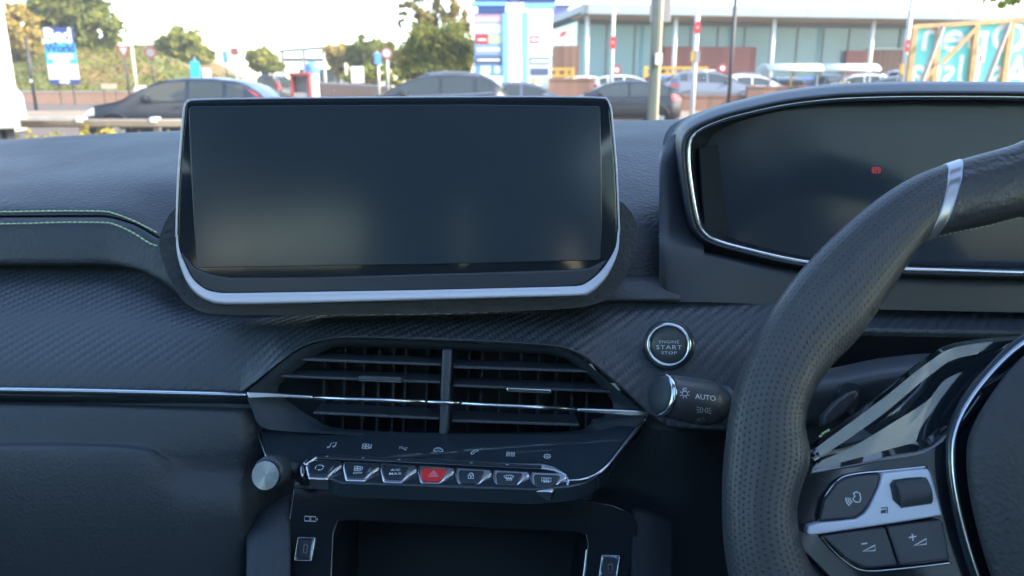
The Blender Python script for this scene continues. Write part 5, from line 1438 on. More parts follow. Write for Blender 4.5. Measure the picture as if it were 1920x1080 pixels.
# canopies far behind
def canopy(name, label, pa, pb, ya, yb, Y, cols, depth=8, th=.35):
    A = Vector((PX(pa, Y), Y, PZ(ya, Y))); B = Vector((PX(pb, Y), Y, PZ(yb, Y)))
    root = empty(name, ((A.x + B.x) / 2, Y, gz((A.x + B.x) / 2, Y)), label, 'canopy')
    v = [A, B, B + UZ * -th, A + UZ * -th]
    obj('roof', *fix(plate_vf(v, (0, depth, .6))), M['roofgreen'], root)
    for c in cols:
        x = PX(c, Y + 1)
        t = (x - A.x) / (B.x - A.x)
        obj('column', *boxvf(x - .14, x + .14, Y + .8, Y + 1.1, gz(x, Y), A.z * (1 - t) + B.z * t - .2), M['galv'], root)
    bz = PZ((ya + yb) / 2 + 24, Y)
    obj('beam', *boxvf(A.x, B.x, Y + 1.2, Y + 1.4, bz - .2, bz + .2), M['roofgreen'], root)
    obj('back_wall', *boxvf(A.x, B.x, Y + depth - .3, Y + depth, gz(A.x, Y), bz - .8), M['roofgreen'], root)
M['roofgreen'] = mat('weathered_green_metal', (0.16, 0.20, 0.19), 0.6, var=.1, vscale=1)
canopy('station_canopy', 'large grey-green flat canopy on columns behind the red kiosk', 528, 690, 93, 82, 88, (534, 574, 611, 640, 662, 684))
canopy('station_canopy', 'dark canopy roof above the bank behind the road signs', 224, 300, 86, 82, 92, (232, 262, 292))

# ---------------------------------------------------------------- pylon sign
Y = 38
root = empty('pylon_sign', (PX(965, Y), Y, gz(PX(965, Y), Y)), 'tall blue two-faced retail pylon sign with stacked name panels', 'pylon sign')
def pb_(name, pa, pb, ya, yb, m, Yd=Y, th=.4, py=90):
    return obj(name, *boxvf(PX(pa, Yd, py), PX(pb, Yd, py), Yd, Yd + th, PZ(yb, Yd), PZ(ya, Yd)), m, root, bevel=.012)
g0 = gz(PX(965, Y), Y)
M['steel_blue'] = mat('light_blue_paint', (0.17, 0.40, 0.76), 0.4, var=.06, vscale=1)
M['panel_pink'] = mat('pink_panel', (0.58, 0.38, 0.46), .5); M['panel_pale'] = mat('pale_panel', (0.50, 0.58, 0.66), .5)
M['panel_green'] = mat('green_panel', (0.40, 0.55, 0.28), .5); M['panel_slate'] = mat('slate_panel', (0.22, 0.29, 0.40), .5); M['panel_dark'] = mat('dark_panel', (0.07, 0.09, 0.17), .5)
for pa, pb in ((942, 953.5), (978.5, 990)):
    x0, x1 = PX(pa, Y, 90), PX(pb, Y, 90)
    obj('column', *boxvf(x0, x1, Y, Y + .35, g0, PZ(22, Y)), M['steel_blue'], root, bevel=.02)
pb_('left_back', 889, 942, 24, 143, M['steel_blue'], Y + .12, .2)
pb_('head_panel', 896, 948, 11, 24, M['navy_paint'], Y - .02, .4); pb_('head_beam', 884, 950, 3, 11, M['steel_blue'], Y - .06, .6); pb_('roof_cap', 890, 1042, -22, 2.5, M['navy_paint'], Y - .06, .6)
for ya, yb, m in ((26, 42, 'panel_pink'), (45, 63, 'panel_pale'), (84, 103, 'panel_slate'), (105.5, 121, 'panel_dark')):
    pb_('name_panel', 891, 941, ya, yb, M[m], Y + .06, .05)
pb_('name_panel', 891, 915, 65, 82, M['red_paint'], Y + .06, .05); pb_('name_panel', 916, 941, 65, 82, M['panel_green'], Y + .06, .05)
pb_('name_panel', 900, 919, 124, 138, M['panel_pale'], Y + .06, .05); pb_('name_panel', 926, 940, 124, 138, M['panel_pale'], Y + .06, .05)
for pa, pb, ya, yb in ((896, 912, 73, 76), (894, 937, 91, 95), (895, 937, 111, 114)):
    pb_('print_line', pa, pb, ya, yb, M['letter'], Y + .045, .01)
pb_('white_face', 990.5, 1035, 14, 107, M['letter'], Y + .05, .3); pb_('white_frame', 990.5, 1035, 107.5, 146, M['panel_pale'], Y + .12, .2)
pb_('red_badge', 993, 1011, 67, 81, M['red_paint'], Y + .035, .01); pb_('badge_print', 996, 1008, 71.5, 77, M['letter'], Y + .028, .006)
pb_('grey_strip', 993, 1031, 109, 121, M['panel_slate'], Y + .10, .02); pb_('print_line', 996, 1028, 113, 116, M['letter'], Y + .09, .008)
pb_('dark_strip', 995, 1029, 128, 141, M['panel_dark'], Y + .10, .02)
pb_('right_beam', 982, 1040, 5, 14, M['steel_blue'], Y - .04, .5)
obj('hanging_lantern', *fix(plate_vf([W(x_, y_, Y + .02) for x_, y_ in ((953.5, 104), (978.5, 104), (978.5, 26), (982, 20), (980, 8), (972, 3), (958, 3), (951, 8), (949, 20), (953.5, 26))], (0, .25, 0))), M['letter'], root)

# ---------------------------------------------------------------- retail building
A = Vector((PX(1090, 62), 62, CPZ)); B = Vector((PX(1920, 68.5), 68.5, CPZ))
ud = (B - A).normalized(); wd_ = Vector((-ud.y, ud.x, 0))      # along the front, into the depth
Lb = (B - A).length + 16
root = empty('retail_building', A + ud * 20, 'long glass-fronted retail store with white overhanging roof', 'building')
def bx_(name, u0_, u1_, d0, d1, z0, z1, m, bevel=0.0, par=None):
    v = [A + ud * u + wd_ * d + UZ * (z - CPZ) for z in (z0, z1) for u, d in ((u0_, d0), (u1_, d0), (u1_, d1), (u0_, d1))]
    f = [(0, 3, 2, 1), (4, 5, 6, 7), (0, 1, 5, 4), (1, 2, 6, 5), (2, 3, 7, 6), (3, 0, 4, 7)]
    return obj(name, v, f, m, par or root, bevel=bevel)
zt, zs = PZ(6.5, 62), PZ(25.5, 62)
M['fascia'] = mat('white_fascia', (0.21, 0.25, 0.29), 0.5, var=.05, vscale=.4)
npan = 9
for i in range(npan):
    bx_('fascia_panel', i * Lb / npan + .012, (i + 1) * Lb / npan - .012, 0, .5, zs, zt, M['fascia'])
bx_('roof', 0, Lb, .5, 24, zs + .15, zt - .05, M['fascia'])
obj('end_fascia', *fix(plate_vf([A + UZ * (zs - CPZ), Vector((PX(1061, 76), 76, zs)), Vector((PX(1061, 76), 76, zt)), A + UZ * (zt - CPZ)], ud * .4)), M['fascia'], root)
bx_('soffit', .4, Lb, .55, 5.2, zs - .02, zs + .12, M['soffit'])
GD = 5.0
bx_('clerestory', 1.0, Lb, GD + .25, GD + .4, zs - .38, zs - .03, M['darkgrey'])
gt = zs - .40
npane = 22; pw = (Lb - 1.0) / npane
for i in range(npane):
    bx_('pane', 1.0 + i * pw + .05, 1.0 + (i + 1) * pw - .05, GD + .3, GD + .36, CPZ + .1, gt, M['glassblue'])
for i in range(npane + 1):
    bx_('mullion', 1.0 + i * pw - .05, 1.0 + i * pw + .05, GD + .2, GD + .34, CPZ, gt, M['darkgrey'])
bx_('plinth', 1.0, Lb, GD + .18, GD + .5, CPZ, CPZ + .09, M['darkgrey'])
bx_('side_wall', 0.9, 1.0, GD + .2, 20, CPZ, zs, M['glassblue'])
def ucol(px):       # distance along the front where a pixel column meets it
    d = ray(px, 100); n_ = wd_
    t = n_.dot(A - CAM) / n_.dot(d)
    return (CAM + d * t - A).dot(ud)
def ucol2(px, dep):
    d = ray(px, 100); t = wd_.dot(A + wd_ * dep - CAM) / wd_.dot(d)
    return (CAM + d * t - A).dot(ud)
for px in (1100, 1264, 1447, 1632, 1800):
    u = ucol2(px, 1.2); c = A + ud * u + wd_ * 1.2
    obj('column', *tube([c, c + UZ * (zs - CPZ - .01)], .17, 12), M['white_paint'], root, smooth=True)
for pa, pb, ya, yb, m in ((1245, 1418, 87, 150, 'maroon'), (1588, 1628, 92, 150, 'maroon'), (1634, 1720, 91, 150, 'timber')):
    bx_('clad_panel', ucol2(pa, GD - .2), ucol2(pb, GD - .2), GD - .2, GD + .15, CPZ, PZ(ya, 68), M[m])
bx_('cross_rail', ucol2(1634, GD - .2), ucol2(1790, GD - .2), GD - .25, GD - .1, PZ(88.5, 68), PZ(86.5, 68), M['white_paint'])
# timber store at the left end
x0, x1, Y = PX(1038, 50), PX(1085, 50), 50
r_ = empty('timber_enclosure', ((x0 + x1) / 2, Y, CPZ), 'brown slatted service enclosure left of the glass front', 'enclosure')
nb = 12
for i in range(nb): obj('board', *boxvf(x0 + (x1 - x0) * i / nb + .012, x0 + (x1 - x0) * (i + 1) / nb - .012, Y, Y + .05, CPZ, PZ(85.5, Y)), M['timber'], r_)
obj('backing', *boxvf(x0, x1, Y + .06, Y + 3, CPZ, PZ(86, Y)), M['timber'], r_)
# blue building behind with a red flag
x0, x1, Y = PX(1036, 95), PX(1062, 95), 95
r_ = empty('blue_block', ((x0 + x1) / 2, Y, .7), 'violet-blue block of a far store beyond the pylon sign', 'building')
M['violet'] = mat('violet_cladding', (0.16, 0.16, 0.42), .5, var=.1, vscale=.5)
obj('walls', *boxvf(x0, x1, Y, Y + 20, .7, PZ(12, Y)), M['violet'], r_)
obj('roof_edge', *boxvf(x0 - .3, x1 + .3, Y - .3, Y + 20, PZ(12, Y), PZ(9, Y)), M['navy_paint'], r_)
p, x = pole('red_flag', 'small red flag above the slatted service enclosure', 1056, 58, .05, 55, M['white_paint'], 'flag', zb=CPZ)
plate('cloth', [(x - .35, 57.9, PZ(72, 58)), (x + .1, 57.9, PZ(66, 58)), (x + .2, 57.9, PZ(56, 58)), (x - .15, 57.9, PZ(60, 58)), (x - .3, 57.9, PZ(64, 58))], (0, .02, 0), M['red_paint'], p)
for dx in (-.35, .3): disc(p, 'white_disc', x + dx, 57.85, PZ(77, 58), .25, M['letter'], 14)
# height barriers
def height_barrier(label, pa, pb, yt, yb, Y):
    x0, x1 = PX(pa, Y), PX(pb, Y); zt = PZ(yt, Y); zb = PZ(yb, Y)
    r_ = empty('height_barrier', ((x0 + x1) / 2, Y, CPZ), label, 'barrier')
    for x in (x0, x1): obj('post', *boxvf(x - .09, x + .09, Y, Y + .18, CPZ, zt), M['yellow_paint'], r_, bevel=.02)
    obj('top_bar', *boxvf(x0 + .09, x1 - .09, Y + .02, Y + .16, zt - .14, zt - .001), M['yellow_paint'], r_)
    obj('hanging_bar', *boxvf(x0 + .09, x1 - .09, Y + .02, Y + .16, zt - .50, zt - .36), M['yellow_paint'], r_)
    k = int((x1 - x0) / .5)
    for i in range(k):
        x = x0 + (i + .7) * (x1 - x0) / (k + .4)
        obj('bar_link', *boxvf(x - .08, x + .08, Y + .05, Y + .12, zt - .36, zt - .14), M['yellow_paint'], r_)
height_barrier('yellow height barrier before the slatted enclosure', 1000, 1073, 127, 150, 44)
height_barrier('wide yellow height barrier before the maroon cladding', 1209, 1323, 125, 146, 46)
# round red signs at the car park
for px, Y, ytop, lab in ((1352, 45, 128, 'round red sign between parked cars below the maroon cladding'), (1155, 46, 131, 'small round red sign below the glass front'), (1916, 45, 126, 'round red sign behind the turquoise hoarding')):
    p, x = pole('round_red_sign', lab, px, Y, .04, ytop, M['galv'], 'road sign', zb=CPZ)
    disc(p, 'rim', x, Y - .06, PZ(ytop, Y), .27, M['sign_red']); disc(p, 'face', x, Y - .065, PZ(ytop, Y), .12, M['letter'], squeeze=1.0)
# poles near the building
def info_pole(name, label, px, Y, r, m, zb, red=None, yel=None, top=-30):
    p, x = pole(name, label, px, Y, r, top, M[m], 'lamp post', zb=zb)
    k = Y / FPX
    if red:
        z = PZ(red, Y); h = 11 * k
        plate('red_plate', [(x - 5.5 * k, Y - r - .03, z - h * .6), (x - 5.5 * k, Y - r - .03, z + h * .5), (x - 2 * k, Y - r - .03, z + h), (x + 3 * k, Y - r - .03, z + h), (x + 5.5 * k, Y - r - .03, z + h * .5), (x + 5.5 * k, Y - r - .03, z - h * .6), (x + 2 * k, Y - r - .03, z - h), (x - 2 * k, Y - r - .03, z - h)], (0, .03, 0), M['red_paint'], p)
        disc(p, 'red_centre', x, Y - r - .035, z, 2.2 * k, M['panel_pink'], 10)
    if yel:
        z = PZ(yel, Y)
        obj('yellow_box', *boxvf(x - 8 * k, x - 3 * k, Y - r - .08, Y, z - 9 * k, z + 9 * k), M['yellow_paint'], p)
        obj('white_box', *boxvf(x - 2.5 * k, x + 6 * k, Y - r - .09, Y - r, z - 10 * k, z + 10 * k), M['grey_paint'], p)
    return p, x
info_pole('lamp_post', 'white lamp post with red plate nearest the pylon sign', 1146, 40, .085, 'white_paint', CPZ, red=80)
info_pole('lamp_post', 'white lamp post with red plate and yellow box before maroon cladding', 1300, 25, .075, 'white_paint', 0.0, red=52, yel=106)
info_pole('lamp_post', 'slim dark lamp post right of the post with yellow box', 1368, 23, .055, 'black_metal', 0.0)
info_pole('lamp_post', 'grey lamp post with red plate left of turquoise hoarding', 1690, 32, .09, 'galv', 0.0, red=86, yel=130)
# the thick near post
Y = 13
x = PX(1230, Y, 110); r_ = empty('steel_post', (x, Y, 0.05), 'thick grey-green steel post with a box near the black hatchback', 'post')
obj('post', *boxvf(x - .085, x + .03, Y, Y + .11, 0.05, PZ(-60, Y)), M['lamp_green'], r_, bevel=.02)
obj('sunlit_edge', *boxvf(x + .031, x + .085, Y + .01, Y + .07, 0.05, PZ(-60, Y)), M['cream_metal'], r_, bevel=.02)  # cream strip painting the sunlit right side of the post
obj('small_box', *boxvf(x - .02, x + .09, Y - .06, Y - .003, PZ(122, Y), PZ(100, Y)), M['white_paint'], r_, bevel=.008)
obj('sign_back', *boxvf(x - .10, x + .24, Y + .16, Y + .19, PZ(40, Y), PZ(-40, Y)), M['grey_paint'], r_, bevel=.01)
# trolley shelter
Y = 44; x0, x1 = PX(1438, Y), PX(1648, Y)
r_ = empty('trolley_shelter', ((x0 + x1) / 2, Y, CPZ), 'long white-roofed trolley shelter in the car park', 'shelter')
for a_, b_ in ((x0, (x0 + x1) / 2 - .03), ((x0 + x1) / 2 + .03, x1)):
    v = []; f = []
    for xx in (a_, b_):
        for k in range(9):
            t = math.pi * k / 8
            v.append((xx, Y + 1.0 - 1.0 * math.cos(t), PZ(133, Y) + .36 * math.sin(t)))
    f = [(k, k + 1, 10 + k, 9 + k) for k in range(8)]
    obj('roof', v, f, M['white_paint'], r_, smooth=True, solid=.04)
for k in range(5):
    xx = x0 + .15 + (x1 - x0 - .3) * k / 4
    obj('post', *boxvf(xx - .04, xx + .04, Y + .9, Y + 1.0, CPZ, PZ(132, Y)), M['yellow_paint'] if k in (1, 3) else M['galv'], r_)
# turquoise hoarding seen from behind, lettering reversed
Y = 15
def hx(px, py=90): return PX(px, Y, py)
r_ = empty('hoarding', (hx(1830), Y, 0.0), 'turquoise hoarding on timber framing with reversed white lettering', 'hoarding')
def hz(px): return 46 - (px - 1713) * .062      # its top edge in the picture
def HP(px, py, d=0.0): return Vector((PX(px, Y + d, py), Y + d, PZ(py, Y + d)))
top_r = 2150
plate('sheet', [Vector((hx(1715, 45), Y, .15)), Vector((hx(top_r, 30), Y, .15)), HP(top_r, hz(top_r)), HP(1717, hz(1717))], (0, .02, 0), M['turq'], r_)
def lath(name, a, b, w, d0, d1, m):
    a, b = HP(*a, d0), HP(*b, d0); dv = (b - a).normalized(); s_ = Vector((dv.z, 0, -dv.x)) * w
    return obj(name, *fix(plate_vf([a - s_, b - s_, b + s_, a + s_], (0, d1 - d0, 0))), M[m], r_)
lath('top_rail', (1712, hz(1712) + 4), (top_r, hz(top_r) + 4), .038, -.06, -.002, 'pine')
for i, (pa, pb) in enumerate(((1717, 1706), (1764, 1752), (1834, 1822), (1899, 1884), (1975, 1955), (2060, 2035))):
    a = HP(pa, hz(pa) + 8, -.09); b = HP(pb, 150, -.09)
    dv = (a - b).normalized(); b = b - dv * ((b.z - .05) / dv.z)
    s_ = Vector((.045, 0, 0))
    obj('upright', *fix(plate_vf([a - s_, a + s_, b + s_, b - s_], (0, .088, 0))), M['pine'], r_)
lath('brace', (1768, 118), (1832, 52), .036, -.13, -.095, 'pine')
for a, b in (((1768, 50), (1730, 150)), ((1893, 44), (1852, 150))):
    p0, p1 = HP(a[0], a[1], -.14), HP(b[0], b[1], -.14)
    p1.y -= .9; k = (CAM - p1)
    p1 = W(b[0], b[1], Y - .55); dv = (p1 - p0); p1 = p0 + dv * ((p0.z - .05) / (p0.z - p1.z))
    obj('prop', *tube([p0, p1], .045, 4), M['pine_grey'], r_)
lath('brace', (1737, 147), (1757, 124), .036, -.13, -.095, 'pine')
v, f = place_text('Open', .74, (0, 0, 0), UX, UZ, 0, .012, 1.0, 1.0)
c = HP(1827, 77, -.004); obj('lettering', [(c.x - p.x * 1.12, c.y, c.z + p.z + p.x * .03) for p in v], f, M['letter'], r_)
v, f = place_text('As Usual', .60, (0, 0, 0), UX, UZ, 0, .012, 1.0, 1.0)
c = HP(1812, 134, -.004); obj('lettering', [(c.x - p.x * .80, c.y, c.z + p.z + p.x * .01) for p in v], f, M['letter'], r_)

# ---------------------------------------------------------------- bright hazy air over the retail park
hz_m = bpy.data.materials.new('haze'); hz_m.use_nodes = True
nt = hz_m.node_tree; nt.nodes.clear()
ho = nt.nodes.new('ShaderNodeOutputMaterial'); hv = nt.nodes.new('ShaderNodeVolumePrincipled')
hv.inputs['Color'].default_value = (0.92, 0.95, 1.0, 1); hv.inputs['Density'].default_value = HAZE; hv.inputs['Anisotropy'].default_value = 0.0
nt.links.new(hv.outputs[0], ho.inputs['Volume'])
hb = obj('haze', *boxvf(-110, 115, -20, 135, -1.2, 24), hz_m, kind='stuff')
# ================================================================== VEHICLES
def paint(name, c, rough=0.25, metal=0.3):
    return mat(name, c, rough, metal=metal, coat=0.35, rvar=.05, vscale=2)
M['tyre'] = mat('tyre', (0.02, 0.02, 0.022), .8)
M['rimmetal'] = mat('alloy_rim', (0.45, 0.46, 0.48), .3, metal=.8)
M['carglass'] = mat('car_glass', (0.04, 0.05, 0.052), .04, spec=.6)
M['tail'] = mat('tail_lamp', (0.55, 0.015, 0.02), .15, coat=.5)
M['headlamp'] = mat('head_lamp', (0.75, 0.78, 0.8), .1, coat=.5)
M['plate_y'] = mat('number_plate', (0.75, 0.6, 0.08), .4)
M['trimblk'] = mat('black_trim', (0.02, 0.021, 0.023), .5)
# side profiles, x from tail (0) to nose (1): roof line, waist line
SHAPES = {
    'hatch': dict(L=4.34, W=.89, top=[(0, .92), (.015, 1.0), (.05, 1.16), (.11, 1.34), (.17, 1.42), (.30, 1.475), (.42, 1.48), (.52, 1.44), (.60, 1.34), (.68, 1.18), (.755, 1.0), (.80, .94), (.90, .86), (.96, .76), (.99, .62), (1, .5)],
                  waist=[(0, .92), (.1, .98), (.3, .96), (.6, .92), (.755, .88), (.9, .80), (1, .5)], win=[(.115, .205), (.225, .40), (.42, .64)], ws=(.53, .745), rw=(.02, .10), wheels=(.185, .80)),
    'suv': dict(L=4.42, W=.92, top=[(0, 1.0), (.015, 1.12), (.05, 1.30), (.10, 1.48), (.15, 1.56), (.28, 1.60), (.42, 1.60), (.52, 1.55), (.60, 1.43), (.67, 1.27), (.73, 1.12), (.78, 1.06), (.90, .97), (.96, .86), (.99, .7), (1, .52)],
                waist=[(0, 1.0), (.1, 1.12), (.2, 1.08), (.4, 1.04), (.6, 1.01), (.73, 1.0), (.9, .92), (1, .52)], win=[(.105, .19), (.21, .39), (.41, .63)], ws=(.535, .725), rw=(.02, .09), wheels=(.19, .80)),
    'saloon': dict(L=4.5, W=.90, top=[(0, .9), (.02, 1.02), (.10, 1.06), (.17, 1.12), (.24, 1.28), (.31, 1.39), (.40, 1.44), (.50, 1.43), (.58, 1.34), (.66, 1.18), (.73, 1.02), (.78, .95), (.90, .87), (.96, .77), (.99, .62), (1, .5)],
                   waist=[(0, .9), (.1, .97), (.3, .95), (.6, .92), (.73, .90), (.9, .82), (1, .5)], win=[(.22, .33), (.35, .46), (.48, .64)], ws=(.52, .72), rw=(.18, .29), wheels=(.19, .80)),
    'van': dict(L=5.0, W=.96, top=[(0, 1.1), (.005, 1.5), (.02, 1.88), (.05, 1.95), (.5, 1.97), (.62, 1.92), (.70, 1.75), (.80, 1.38), (.84, 1.22), (.88, 1.15), (.95, 1.05), (.985, .85), (1, .55)],
                waist=[(0, 1.1), (.1, 1.12), (.6, 1.1), (.8, 1.1), (.88, 1.08), (.95, .98), (1, .55)], win=[(.06, .30), (.33, .56), (.60, .76)], ws=(.66, .83), rw=(.004, .02), wheels=(.19, .81)),
}
def build_car(name, label, kind, body_m, px, Y, yaw, zb=None, group=None, tail='low', detail=True):
    """yaw 0: nose to the right of the picture; 180: nose to the left; -90: tail to the viewer turned ..."""
    S = SHAPES[kind]; L, Wd = S['L'], S['W']
    x = PX(px, Y); zb = gz(x, Y) if zb is None else zb
    LOCAL[0] = True
    root = empty(name, (x, Y, zb), label, 'van' if kind == 'van' else 'car', group)
    root.rotation_euler = (0, 0, R(yaw))
    tx, tz = zip(*S['top']); wx, wz = zip(*S['waist'])
    top = lambda t: float(np.interp(t, tx, tz)); waist = lambda t: min(float(np.interp(t, wx, wz)), top(t) - .001)
    def hw(t):      # half width at the waist
        e = min(t, 1 - t); return Wd * (1 - .30 * max(0, 1 - e / .10) ** 2.2)
    def rw(t):      # half width at the roof
        tall = max(0, top(t) - waist(t)); return hw(t) - .36 * tall - (.02 if tall > .05 else .04)
    ts = sorted(set(list(np.linspace(0, 1, 41)) + [.005, .012, .985, .995]))
    V = []; F = []
    def sect(t):
        zt, zw = top(t), waist(t); h = hw(t); r = max(.2, rw(t)); zb_ = .20 + .10 * max(0, 1 - min(t, 1 - t) / .06)
        return [(0, zb_), (h * .88, zb_), (h * .97, zb_ + .06), (h * 1.0, .45), (h * 1.0, .62), (h * .985, zw - .04), (h * .965, zw), (r + (h * .96 - r) * .5, zw + (zt - zw) * .47), (r + .03, zw + (zt - zw) * .86), (r * .93, zw + (zt - zw) * .965), (r * .6, zt), (0, zt + .012)]
    n = None
    for t in ts:
        p = sect(t); n = 2 * len(p) - 2
        for y, z in p: V.append(((t - .5) * L, y, z))
        for y, z in p[-2:0:-1]: V.append(((t - .5) * L, -y, z))
    for i in range(len(ts) - 1):
        for j in range(n):
            k = (j + 1) % n
            F.append((i * n + j, i * n + k, (i + 1) * n + k, (i + 1) * n + j))
    F.append(tuple(range(n))); F.append(tuple((len(ts) - 1) * n + j for j in range(n)))
    b = obj('body', *fix((V, F)), body_m, root, smooth=True)
    b.data.set_sharp_from_angle(angle=R(50))
    def side_y(t, z):
        zt, zw = top(t), waist(t); p = sect(t)[2:11]
        zz = [q[1] for q in p]; yy = [q[0] for q in p]
        return float(np.interp(z, zz, yy))
    def side_patch(nm, t0, t1, zlo, zhi, m, s, nt_=8, nz_=4, out=.008):
        v = []; f = []
        for i in range(nt_ + 1):
            t = t0 + (t1 - t0) * i / nt_
            a, c = zlo(t), zhi(t)
            for j in range(nz_ + 1):
                z = a + (max(c, a + .002) - a) * j / nz_
                v.append(((t - .5) * L, s * (side_y(t, z) + out), z))
        for i in range(nt_):
            for j in range(nz_):
                q = i * (nz_ + 1) + j
                f.append((q, q + 1, q + nz_ + 2, q + nz_ + 1))
        return obj(nm, v, f, m, root, smooth=True)
    for s in (-1, 1):
        for (a, c) in S['win']:
            side_patch('side_window', a, c, lambda t: waist(t) + .035, lambda t: waist(t) + (top(t) - waist(t)) * .84 - .0, M['carglass'], s)
        if detail:
            side_patch('waist_trim', S['win'][0][0] - .01, S['win'][-1][1] + .02, lambda t: waist(t) + .012, lambda t: waist(t) + .03, M['rimmetal'] if kind == 'suv' else M['trimblk'], s, 14, 1, .010)
            for t in (S['win'][1][0] - .012, S['win'][2][0] - .012, S['win'][2][1] + .035):
                side_patch('door_seam', t, t + .0022, lambda t: .32, lambda t: waist(t) - .0, M['trimblk'], s, 1, 6, .006)
            for t in (S['win'][1][0] + .02, S['win'][2][0] + .02):
                side_patch('door_handle', t, t + .045, lambda t: waist(t) - .13, lambda t: waist(t) - .09, body_m, s, 4, 1, .03)
            side_patch('sill', .24, .74, lambda t: .21, lambda t: .30, M['trimblk'], s, 8, 1, .010)
        if tail == 'high':
            side_patch('tail_lamp', .022, .085, lambda t: .98 + (t - .02) * 3.2, lambda t: min(top(t) - .05, 1.10 + (t - .02) * 4.6), M['tail'], s, 8, 3, .015)
        else:
            zz = 1.02 if kind != 'van' else 1.15
            side_patch('tail_lamp', .003, .09, lambda t: zz - .20 + t * .8, lambda t: zz - .02 + t * .3, M['tail'], s, 6, 3, .012)
        side_patch('head_lamp', .90, .985, lambda t: .60 + (.985 - t) * .6, lambda t: min(top(t) - .03, .74 + (.985 - t) * 1.0), M['headlamp'], s, 6, 2, .012)
        mx_ = (S['win'][-1][1] - .02 - .5) * L; zm = waist(S['win'][-1][1] - .03) + .10
        v, f = boxvf(mx_ - .06, mx_ + .10, s * (Wd + .02) - .085, s * (Wd + .02) + .085, zm - .07, zm + .07)
        obj('wing_mirror', v, f, body_m, root, bevel=.03)
        for t in S['wheels']:
            c = ((t - .5) * L, s * (Wd - .13), .315)
            w_ = obj('wheel', *revolve(c, (0, 1, 0), [(.20, -.11), (.30, -.115), (.318, -.08), (.318, .08), (.30, .115), (.20, .11)], 26), M['tyre'], root, smooth=False)
            rim = revolve((c[0], c[1] + s * .10, c[2]), (0, s, 0), [(.215, 0), (.21, .022), (.17, .012), (.06, .02), (.01, .028)], 20)
            obj('rim', *rim, M['rimmetal'], w_)
            ar = [(c[0] + .375 * math.cos(R(a)), s * (hw(t) * 1.0 + .004), .315 + .375 * math.sin(R(a))) for a in range(-10, 191, 12)]
            obj('wheel_arch', *tube(ar, .035, 6, sy=.6), M['trimblk'], root, smooth=True)
    def top_patch(nm, t0, t1, m, inset=.10, out=.010, n_=8):
        v = []; f = []
        for i in range(n_ + 1):
            t = t0 + (t1 - t0) * i / n_
            p = sect(t); ys_ = [q[0] for q in p[6:]][::-1]; zs_ = [q[1] for q in p[6:]][::-1]
            w = max(.25, rw(t) * .93)
            for j in range(9):
                y = -w + 2 * w * j / 8
                z = float(np.interp(abs(y), ys_, zs_))
                v.append(((t - .5) * L + (.008 if t > .5 else -.008), y, z + out))
        for i in range(n_):
            for j in range(8):
                q = i * 9 + j
                f.append((q, q + 9, q + 10, q + 1))
        return obj(nm, v, f, m, root, smooth=True)
    top_patch('windscreen', *S['ws'], M['carglass'])
    if kind == 'van':
        obj('rear_window', *boxvf(-L / 2 - .012, -L / 2 + .02, -.70, .70, 1.22, 1.72), M['carglass'], root)
        for s in (-1, 1): obj('rear_lamp', *boxvf(-L / 2 - .02, -L / 2 + .10, s * .80 - .09, s * .80 + .09, 1.0, 1.42), M['tail'], root, bevel=.015)
        obj('rear_bumper', *boxvf(-L / 2 - .10, -L / 2 + .1, -.92, .92, .35, .62), M['trimblk'], root, bevel=.03)
        obj('number_plate', *boxvf(-L / 2 - .03, -L / 2, -.27, .27, .98, 1.10), M['plate_y'], root)
    else:
        top_patch('rear_window', *S['rw'], M['carglass'])
        if detail:
            obj('number_plate', *boxvf(-L / 2 - .02, -L / 2 + .03, -.26, .26, .60, .72), M['plate_y'], root)
    if kind == 'suv':
        for s in (-1, 1):
            obj('roof_rail', *tube([((t - .5) * L, s * (rw(t) * .86), top(t) + .05) for t in (.12, .2, .3, .4, .5)], .018, 6), M['rimmetal'], root, smooth=True)
    LOCAL[0] = False
    return root
P_navy = paint('dark_blue_paint', (0.014, 0.022, 0.038), .3, 0); P_grey = paint('graphite_paint', (0.026, 0.028, 0.036), .3, 0); P_black = paint('black_paint', (0.010, 0.013, 0.020), .3, 0); P_white = paint('white_car_paint', (0.50, 0.52, 0.55), .3, 0)
P_silver = paint('silver_car_paint', (0.15, 0.17, 0.21), .35, .3); P_mid = paint('mid_grey_paint', (0.14, 0.15, 0.18), .28, .5); P_blue = paint('blue_car_paint', (0.05, 0.08, 0.30)); P_red = paint('red_car_paint', (0.40, 0.03, 0.03), .3, 0)
build_car('passing_car', 'dark blue hatchback with high tail lamps behind the touchscreen left end', 'hatch', P_navy, 345, 18.8, 180, tail='high')
build_car('passing_car', 'graphite sport utility car with roof rails above the touchscreen', 'suv', P_grey, 800, 21.3, 180)
build_car('passing_car', 'grey saloon facing right beside the graphite car tail', 'saloon', P_mid, 985, 25.5, 0)
build_car('passing_car', 'black hatchback with red tail lamp beside the thick steel post', 'hatch', P_black, 1152, 27.0, 180)
build_car('dark_van', 'dark van seen from behind on the side road', 'van', P_grey, 519, 60, 90)
build_car('white_car', 'white car mostly hidden behind the box truck', 'suv', P_white, -180, 17.5, 180)
G = 'cars in the raised car park'
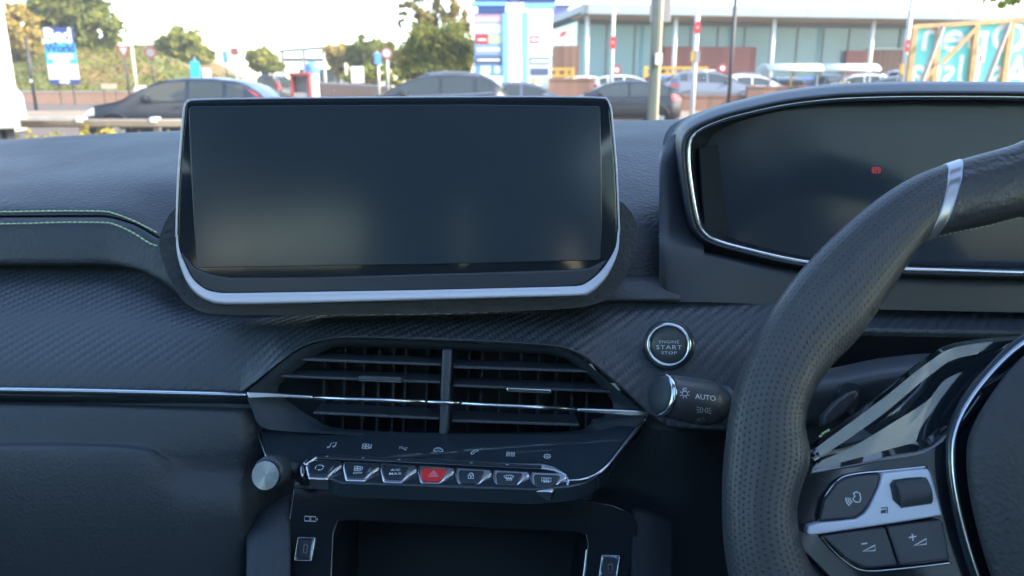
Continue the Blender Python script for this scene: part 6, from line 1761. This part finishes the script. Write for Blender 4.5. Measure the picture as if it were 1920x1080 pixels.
for lab, kind, m, px, Y, yaw in (
    ('silver estate car parked nearest the slatted wall', 'suv', P_silver, 1335, 38.5, 0),
    ('dark blue car just right of the steel post in the car park', 'hatch', P_blue, 1235, 43, 95),
    ('white car beside the yellow height barrier', 'hatch', P_white, 1112, 45, 8),
    ('white car roof showing over the black hatchback', 'hatch', P_white, 1180, 42, 0),
    ('white car behind the silver estate bonnet', 'suv', P_white, 1372, 46, 170),
    ('white car with sloping nose right of the silver estate', 'hatch', P_white, 1415, 43, 0),
    ('grey car at the left end of the trolley shelter', 'hatch', P_mid, 1462, 48, 90),
    ('blue car under the trolley shelter roof', 'hatch', P_blue, 1512, 50, 80),
    ('black car under the middle of the trolley shelter', 'suv', P_black, 1543, 49, 95),
    ('white car at the right end of the trolley shelter', 'suv', P_white, 1596, 47, 175),
    ('silver car low beside the instrument hood', 'hatch', P_silver, 1660, 46, 170),
    ('white van parked left of the turquoise hoarding', 'van', P_white, 1688, 52, 92),
): build_car('parked_car' if kind != 'van' else 'parked_van', lab, kind, m, px, Y, yaw, zb=CPZ, group=G, detail=False)

# ---------------------------------------------------------------- white box truck at the left edge
Y = 11.0
xr = PX(34, Y, 190)
tr = empty('box_truck', (xr, Y, 0.05), 'white box truck corner with grey lower panel at the verge', 'truck')
tr.rotation_euler = (0, 0, R(35))
za, zb_ = PZ(185, Y) - .05, PZ(241, Y) - .05
LOCAL[0] = True
obj('box_body', *boxvf(-2.4, 0, 0, 6.0, za, 3.6), M['white_paint'], tr, bevel=.03)
obj('lower_panel', *boxvf(-2.4, -.01, .02, 5.9, zb_, za - .004), M['grey_paint'], tr, bevel=.01)
for x in (-.14, -.30, -1.9): obj('underrun_post', *boxvf(x - .05, x + .05, .16, .3, .30, zb_ - .003), M['black_metal'], tr)
obj('underrun_bar', *boxvf(-2.3, -.05, .05, .15, .36, .50), M['black_metal'], tr)
for yy in (1.4, 4.9):
    for s in (0, 1):
        xx = -.2 - s * 1.9
        obj('wheel', *revolve((xx, yy, .45), (1, 0, 0), [(.25, -.12), (.43, -.13), (.45, -.08), (.45, .08), (.43, .13), (.25, .12)], 28), M['tyre'], tr)
obj('chassis', *boxvf(-2.0, -.4, .32, 5.8, .55, zb_ - .003), M['black_metal'], tr)
LOCAL[0] = False
